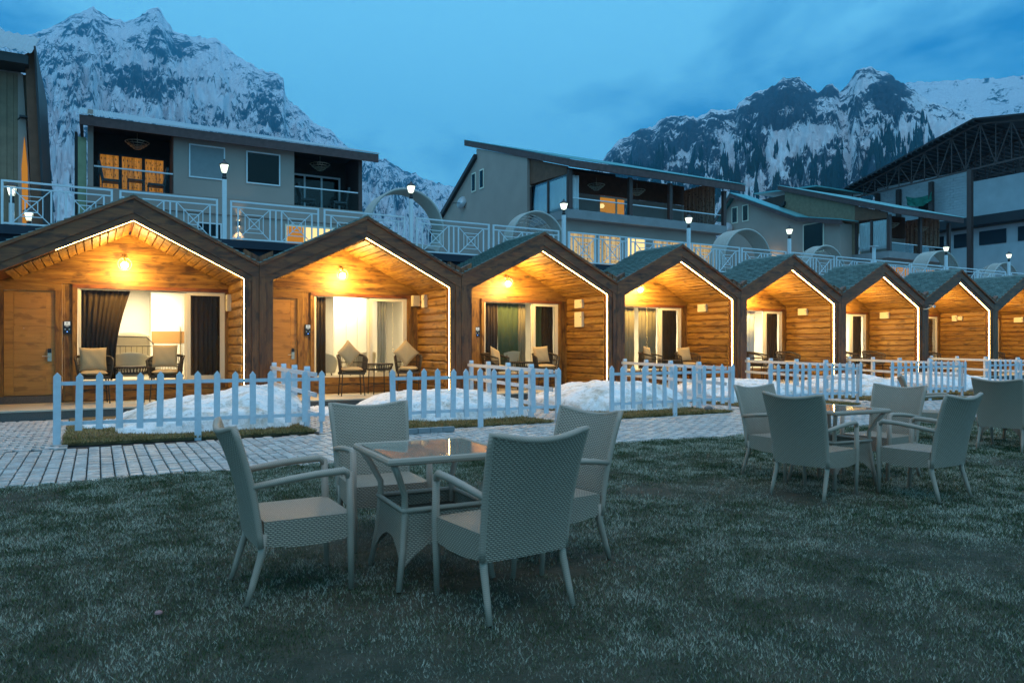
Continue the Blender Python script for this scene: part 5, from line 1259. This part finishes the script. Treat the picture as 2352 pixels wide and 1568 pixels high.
for x0, x1, m in ((0.35, 1.9, 'lit_floral'), (2.05, 3.4, 'lit_floral'), (3.65, 4.95, 'room_glow'), (5.4, 7.3, 'lit_floral'), (7.5, 9.8, 'lit_floral')): frame_win(Bh, x0, x1, 0.48, 5.0, 6.75, m, 'rail_paint', 0.06, ((x0+x1)/2,))
MB().box(1.0, 3.3, 1.6, 2.3, 7.73, 8.10).build('sofa', M['black'], Bh)
for y, z in ((37.9, 10.75), (36.9, 10.75)):
    f = MB().box(-0.19, -0.152, y-28.4-0.26, y-28.4+0.26, z-0.55, z+0.55).build('window', M['upvc'], Bh); MB().box(-0.205, -0.191, y-28.4-0.19, y-28.4+0.19, z-0.47, z+0.47).build('pane', M['glass_dark'], f)
t = thing('satellite_dish', 'grey satellite dish on the gabled wall of the middle house', 'satellite dish', (18.8, 39.3, 9.8)); MB().lathe([(0.02,0),(0.2,0.02),(0.38,0.08)], n=20).build('dish', M['rail_paint'], t, smooth=True).rotation_euler = (R(20), R(-75), 0)
MB().tube([(0.0,0,0),(-0.5,0.3,0.0)], 0.02, 5).tube([(0,0,-0.05),(0.1,-0.3,-0.4)], 0.02, 5).build('arm', M['iron'], t)
Ch = chalet('right-hand house with teal roof, one pale curtain and patterned dark curtains', 43.02, 49.6, 28.4, 30.8, 37.3, 7.30, 9.72, 12.75, 36.4, 0.0, (11.5, 38.0, 10.2), (0.12, 3.3, 6.5), (), (0.5, 1.3), True)
frame_win(Ch, 0.6, 5.6, 0.48, 5.0, 6.45, 'room_orange', 'rail_paint', 0.06, (2.2, 4.0))
# lower gabled wing of the right house
Wg = thing('house_wing', 'low gabled wing with teal roof and two small windows left of the right house', 'house', (0, 0, 0), 0, 'houses on the terrace')
xw = 41.82
MB().prism([(41.2, ZT), (41.2, 11.4), (40.0, 12.5), (34.0, 9.85), (31.0, 9.35), (31.0, ZT)], 'x', xw, xw+0.4).build('wall', M['plaster'], Wg)
MB().prism([(31.0, ZT), (31.2, ZT), (31.2, 9.3), (31.0, 9.3)], 'x', xw+0.402, 43.0).build('wall', M['plaster'], Wg)
for (ya, za, yb_, zb) in ((41.7, 10.95, 40.0, 12.80), (40.0, 12.80, 34.0, 10.12), (34.0, 10.12, 30.5, 9.40)):
    MB().prism([(ya, za), (yb_, zb), (yb_, zb+0.06), (ya, za+0.06)], 'x', xw-0.55, 42.97).build('roof', M['corr'], Wg)
    MB().prism([(ya, za-0.30), (yb_, zb-0.30), (yb_, zb-0.005), (ya, za-0.005)], 'x', xw-0.53, xw-0.45).build('fascia', M['fascia'], Wg)
for y, z in ((40.0, 11.2), (38.95, 11.2)):
    f = MB().box(xw-0.04, xw-0.002, y-0.30, y+0.30, z-0.62, z+0.62).build('window', M['upvc'], Wg); MB().box(xw-0.055, xw-0.041, y-0.22, y+0.22, z-0.54, z+0.54).build('pane', M['glass_dark'], f)
f = MB().box(xw-0.04, xw-0.002, 32.2, 33.85, 7.6, 9.6).build('window', M['upvc'], Wg); MB().box(xw-0.055, xw-0.041, 32.28, 33.77, 7.68, 9.52).build('pane', M['glass_dark'], f)
sc = MB().box(xw-0.15, xw-0.005, 36.2, 36.4, 7.0, 7.25).build('wall_light', M['sconce'], Wg)
d = bpy.data.lights.new('wall_light_beam', 'POINT'); d.energy = 40; d.color = (1,0.72,0.36); d.shadow_soft_size = 0.05; o = bpy.data.objects.new('wall_light_beam', d); COL.objects.link(o); o.parent = Wg; o.location = (xw-0.4, 36.3, 7.2)
t = thing('satellite_dish', 'white satellite dish left of the right house wing', 'satellite dish', (41.6, 40.6, 10.2)); MB().lathe([(0.02,0),(0.3,0.03),(0.5,0.12)], n=20).build('dish', M['white_paint'], t, smooth=True).rotation_euler = (R(20), R(-80), 0)

# --- large unfinished hall with steel truss roof at the far right
Hl = thing('hall', 'large unfinished hall with whitewashed block wall and dark steel truss roof', 'hall', (58, 0, 0), 0)
def z_(z): return 1.35+(z-1.35)*1.16
yb_ = [41.5, 22.0]
MB().prism([(39.5, ZT), (39.5, z_(12.2)), (24, z_(12.2)), (24, ZT)], 'x', 0.6, 1.0).build('wall', M['plaster'], Hl)
for r_ in range(17):
    z0 = z_(9.9)+0.215*r_
    for k in range(17): part('block', 'block', M['blockwall'], Hl, lambda b: b.box(0, 0.13, 0, 0.445, 0, 0.20), loc=(0.46+0.012*((k*7+r_*3) % 3), 31.9+0.46*k+(r_ % 2)*0.23, z0))
MB().box(0.47, 0.598, 22, 31.85, z_(9.85), z_(12.2)).build('upper_wall', M['blockwall'], Hl)
MB().prism([(40.5, z_(9.6)-0.5), (40.5, z_(9.75)), (22, z_(9.75)), (22, z_(9.6)-0.5)], 'x', -0.6, 0.42).build('canopy', M['corr_dark'], Hl)
MB().box(0.50, 0.595, 22, 39.5, ZT, z_(9.1)).build('lower_wall', M['blockwall'], Hl)
for a, c in ((33.2, 31.9), (31.3, 29.4), (28.6, 26.0), (35.6, 34.0)):
    f = MB().box(0.44, 0.495, c, a, z_(7.95), z_(8.85)).build('window', M['navy'], Hl)
# roof: two slopes, ridge running in x
pk = (30.3, z_(15.72)); ev = (40.95, z_(13.08)); nr = (19.5, z_(14.2))
MB().prism([ev, pk, nr, (nr[0], nr[1]-0.12), (pk[0], pk[1]-0.12), (ev[0], ev[1]-0.12)][::-1], 'x', -2.2, 14).build('roof', M['corr_dark'], Hl)
for k in range(26):
    f_ = k/25; y = ev[0]+(pk[0]-ev[0])*f_; z = ev[1]+(pk[1]-ev[1])*f_
    MB().box(-2.25, 14, y-0.05, y+0.05, z-0.27, z-0.125).build('purlin', M['iron'], Hl)
for x in (-1.6, 1.6, 5.0):
    b = MB(); top = lambda y: (ev[1]+(pk[1]-ev[1])*(ev[0]-y)/(ev[0]-pk[0]) if y > pk[0] else pk[1]+(nr[1]-pk[1])*(pk[0]-y)/(pk[0]-nr[0]))-0.35
    bot = lambda y: z_(12.75)+(z_(13.1)-z_(12.75))*(40.5-y)/10-0.9*max(0, (y-34)/8)*0
    ys = [40.6-1.05*k for k in range(20)]
    for k in range(len(ys)-1):
        y0, y1 = ys[k], ys[k+1]; b0, b1 = min(bot(y0), top(y0)-0.15)-0.55, min(bot(y1), top(y1)-0.15)-0.55
        b.beam((x, y0, top(y0)), (x, y1, top(y1)), 0.10, 0.12).beam((x, y0, b0), (x, y1, b1), 0.10, 0.12); b.beam((x, y0, b0), (x, y0, top(y0)), 0.06, 0.06)
        if k % 2: b.beam((x, y0, b0), (x, y1, top(y1)), 0.06, 0.06)
        else: b.beam((x, y0, top(y0)), (x, y1, b1), 0.06, 0.06)
    b.build('truss', M['brown_post'], Hl)
for x, y in ((-1.6, 30.85), (-0.2, 34.6), (0.2, 37.6), (0.2, 39.5), (1.6, 29.0), (-1.6, 25.5)): MB().box(x-0.16, x+0.16, y-0.16, y+0.16, ZT, z_(12.6)).build('column', M['brown_post'], Hl)
b = MB(); b.grid([[(-0.4+0.2*math.sin(i*2+j), 36.6-0.45*i, z_(11.9)-0.35*j-0.3*math.sin(math.pi*i/5)) for i in range(6)] for j in range(3)]); b.build('green_net', M['cellcover'], Hl)
f = MB().box(0.36, 0.445, 34.9, 36.0, z_(10.2), z_(11.3)).build('window', M['darkinside'], Hl); MB().box(0.33, 0.358, 34.9, 36.0, z_(10.7), z_(10.78)).box(0.33, 0.358, 35.4, 35.5, z_(10.2), z_(10.69)).build('window_board', M['rail_paint'], f)
# low lean-to roof left of the hall
t = thing('shed', 'low teal lean-to roof between the right house and the hall', 'shed', (55, 41, 0)); MB().prism([(-1, z_(12.55)), (5.5, z_(13.0)), (5.5, z_(13.1)), (-1, z_(12.65))], 'x', -4, 3).build('roof', M['corr'], t); MB().box(-3.8, 2.8, 0, 5, ZT, z_(12.5)).build('wall', M['darkinside'], t)

# ------------------------------------------------------------------ bare trees between the houses
def bare_tree(label, x, y, z, h, seed):
    r = random.Random(seed); t = thing('bare_tree', label, 'tree', (x, y, z), 0, 'leafless trees on the snowy slope'); tr = MB(); cr_ = MB()
    tr.tube([(0,0,-0.3),(0.02*h,0,h*0.2),(0,0.02*h,h*0.42)], [h*0.030, h*0.022, h*0.015], 6)
    def br(p, d, l, w, dep):
        q = p+d*l; cr_.tube([p, p+d*l*0.5+Vector((r.uniform(-.05,.05)*l, 0, r.uniform(-.05,.05)*l)), q], [w, w*0.75, w*0.5], 4)
        if dep == 0: return
        for _ in range(3 if dep > 1 else 4):
            nd = (d+Vector((r.uniform(-.8,.8), r.uniform(-.8,.8), r.uniform(-.15,.7)))).normalized(); br(p+d*l*r.uniform(0.45, 1.0), nd, l*r.uniform(.55,.8), w*0.55, dep-1)
    for k in range(6): br(Vector((0, 0.015*h, h*(0.18+0.045*k))), Vector((r.uniform(-.8,.8), r.uniform(-.8,.8), 0.9)).normalized(), h*0.24, h*0.010, 3)
    tr.build('trunk', M['trunk'], t); cr_.build('crown', M['trunk'], t)
for k, (lb, b_, d, h) in enumerate((('bare tree seen inside the left half of the wicker ring', 20.35, 118, 5.5), ('wide bare tree left of the second lamp post', 21.3, 112, 6.0), ('bare tree just right of the second lamp post', 22.6, 120, 6.0), ('small bare tree low in the wicker ring right side', 24.0, 104, 5.0),
    ('bare tree between the boarded house and the grey house, left one', -1.7, 95, 4.2), ('bare tree between the boarded house and the grey house, right one', -0.9, 102, 3.6), ('bare tree low behind the railing right of the grey house', 20.0, 92, 4.0))):
    a = R(b_); bare_tree(lb, d*math.sin(a), d*math.cos(a), 4.3+max(0, d*math.cos(a)-82)*0.085, h, 100+k)
# ------------------------------------------------------------------ haze
hz = NT('haze'); pv = hz.n('ShaderNodeVolumePrincipled'); pv.inputs['Color'].default_value = (0.06, 0.62, 1.0, 1); pv.inputs['Density'].default_value = 0.00014
hz.l(pv.outputs[0], hz.out.inputs['Volume'])
HZ = MB().box(-1500, 6000, -400, 6000, -1.2, 2000).build('haze', hz.m); stuff(HZ)
tag(HZ, 'thin bluish dusk haze in front of the mountains', 'haze')
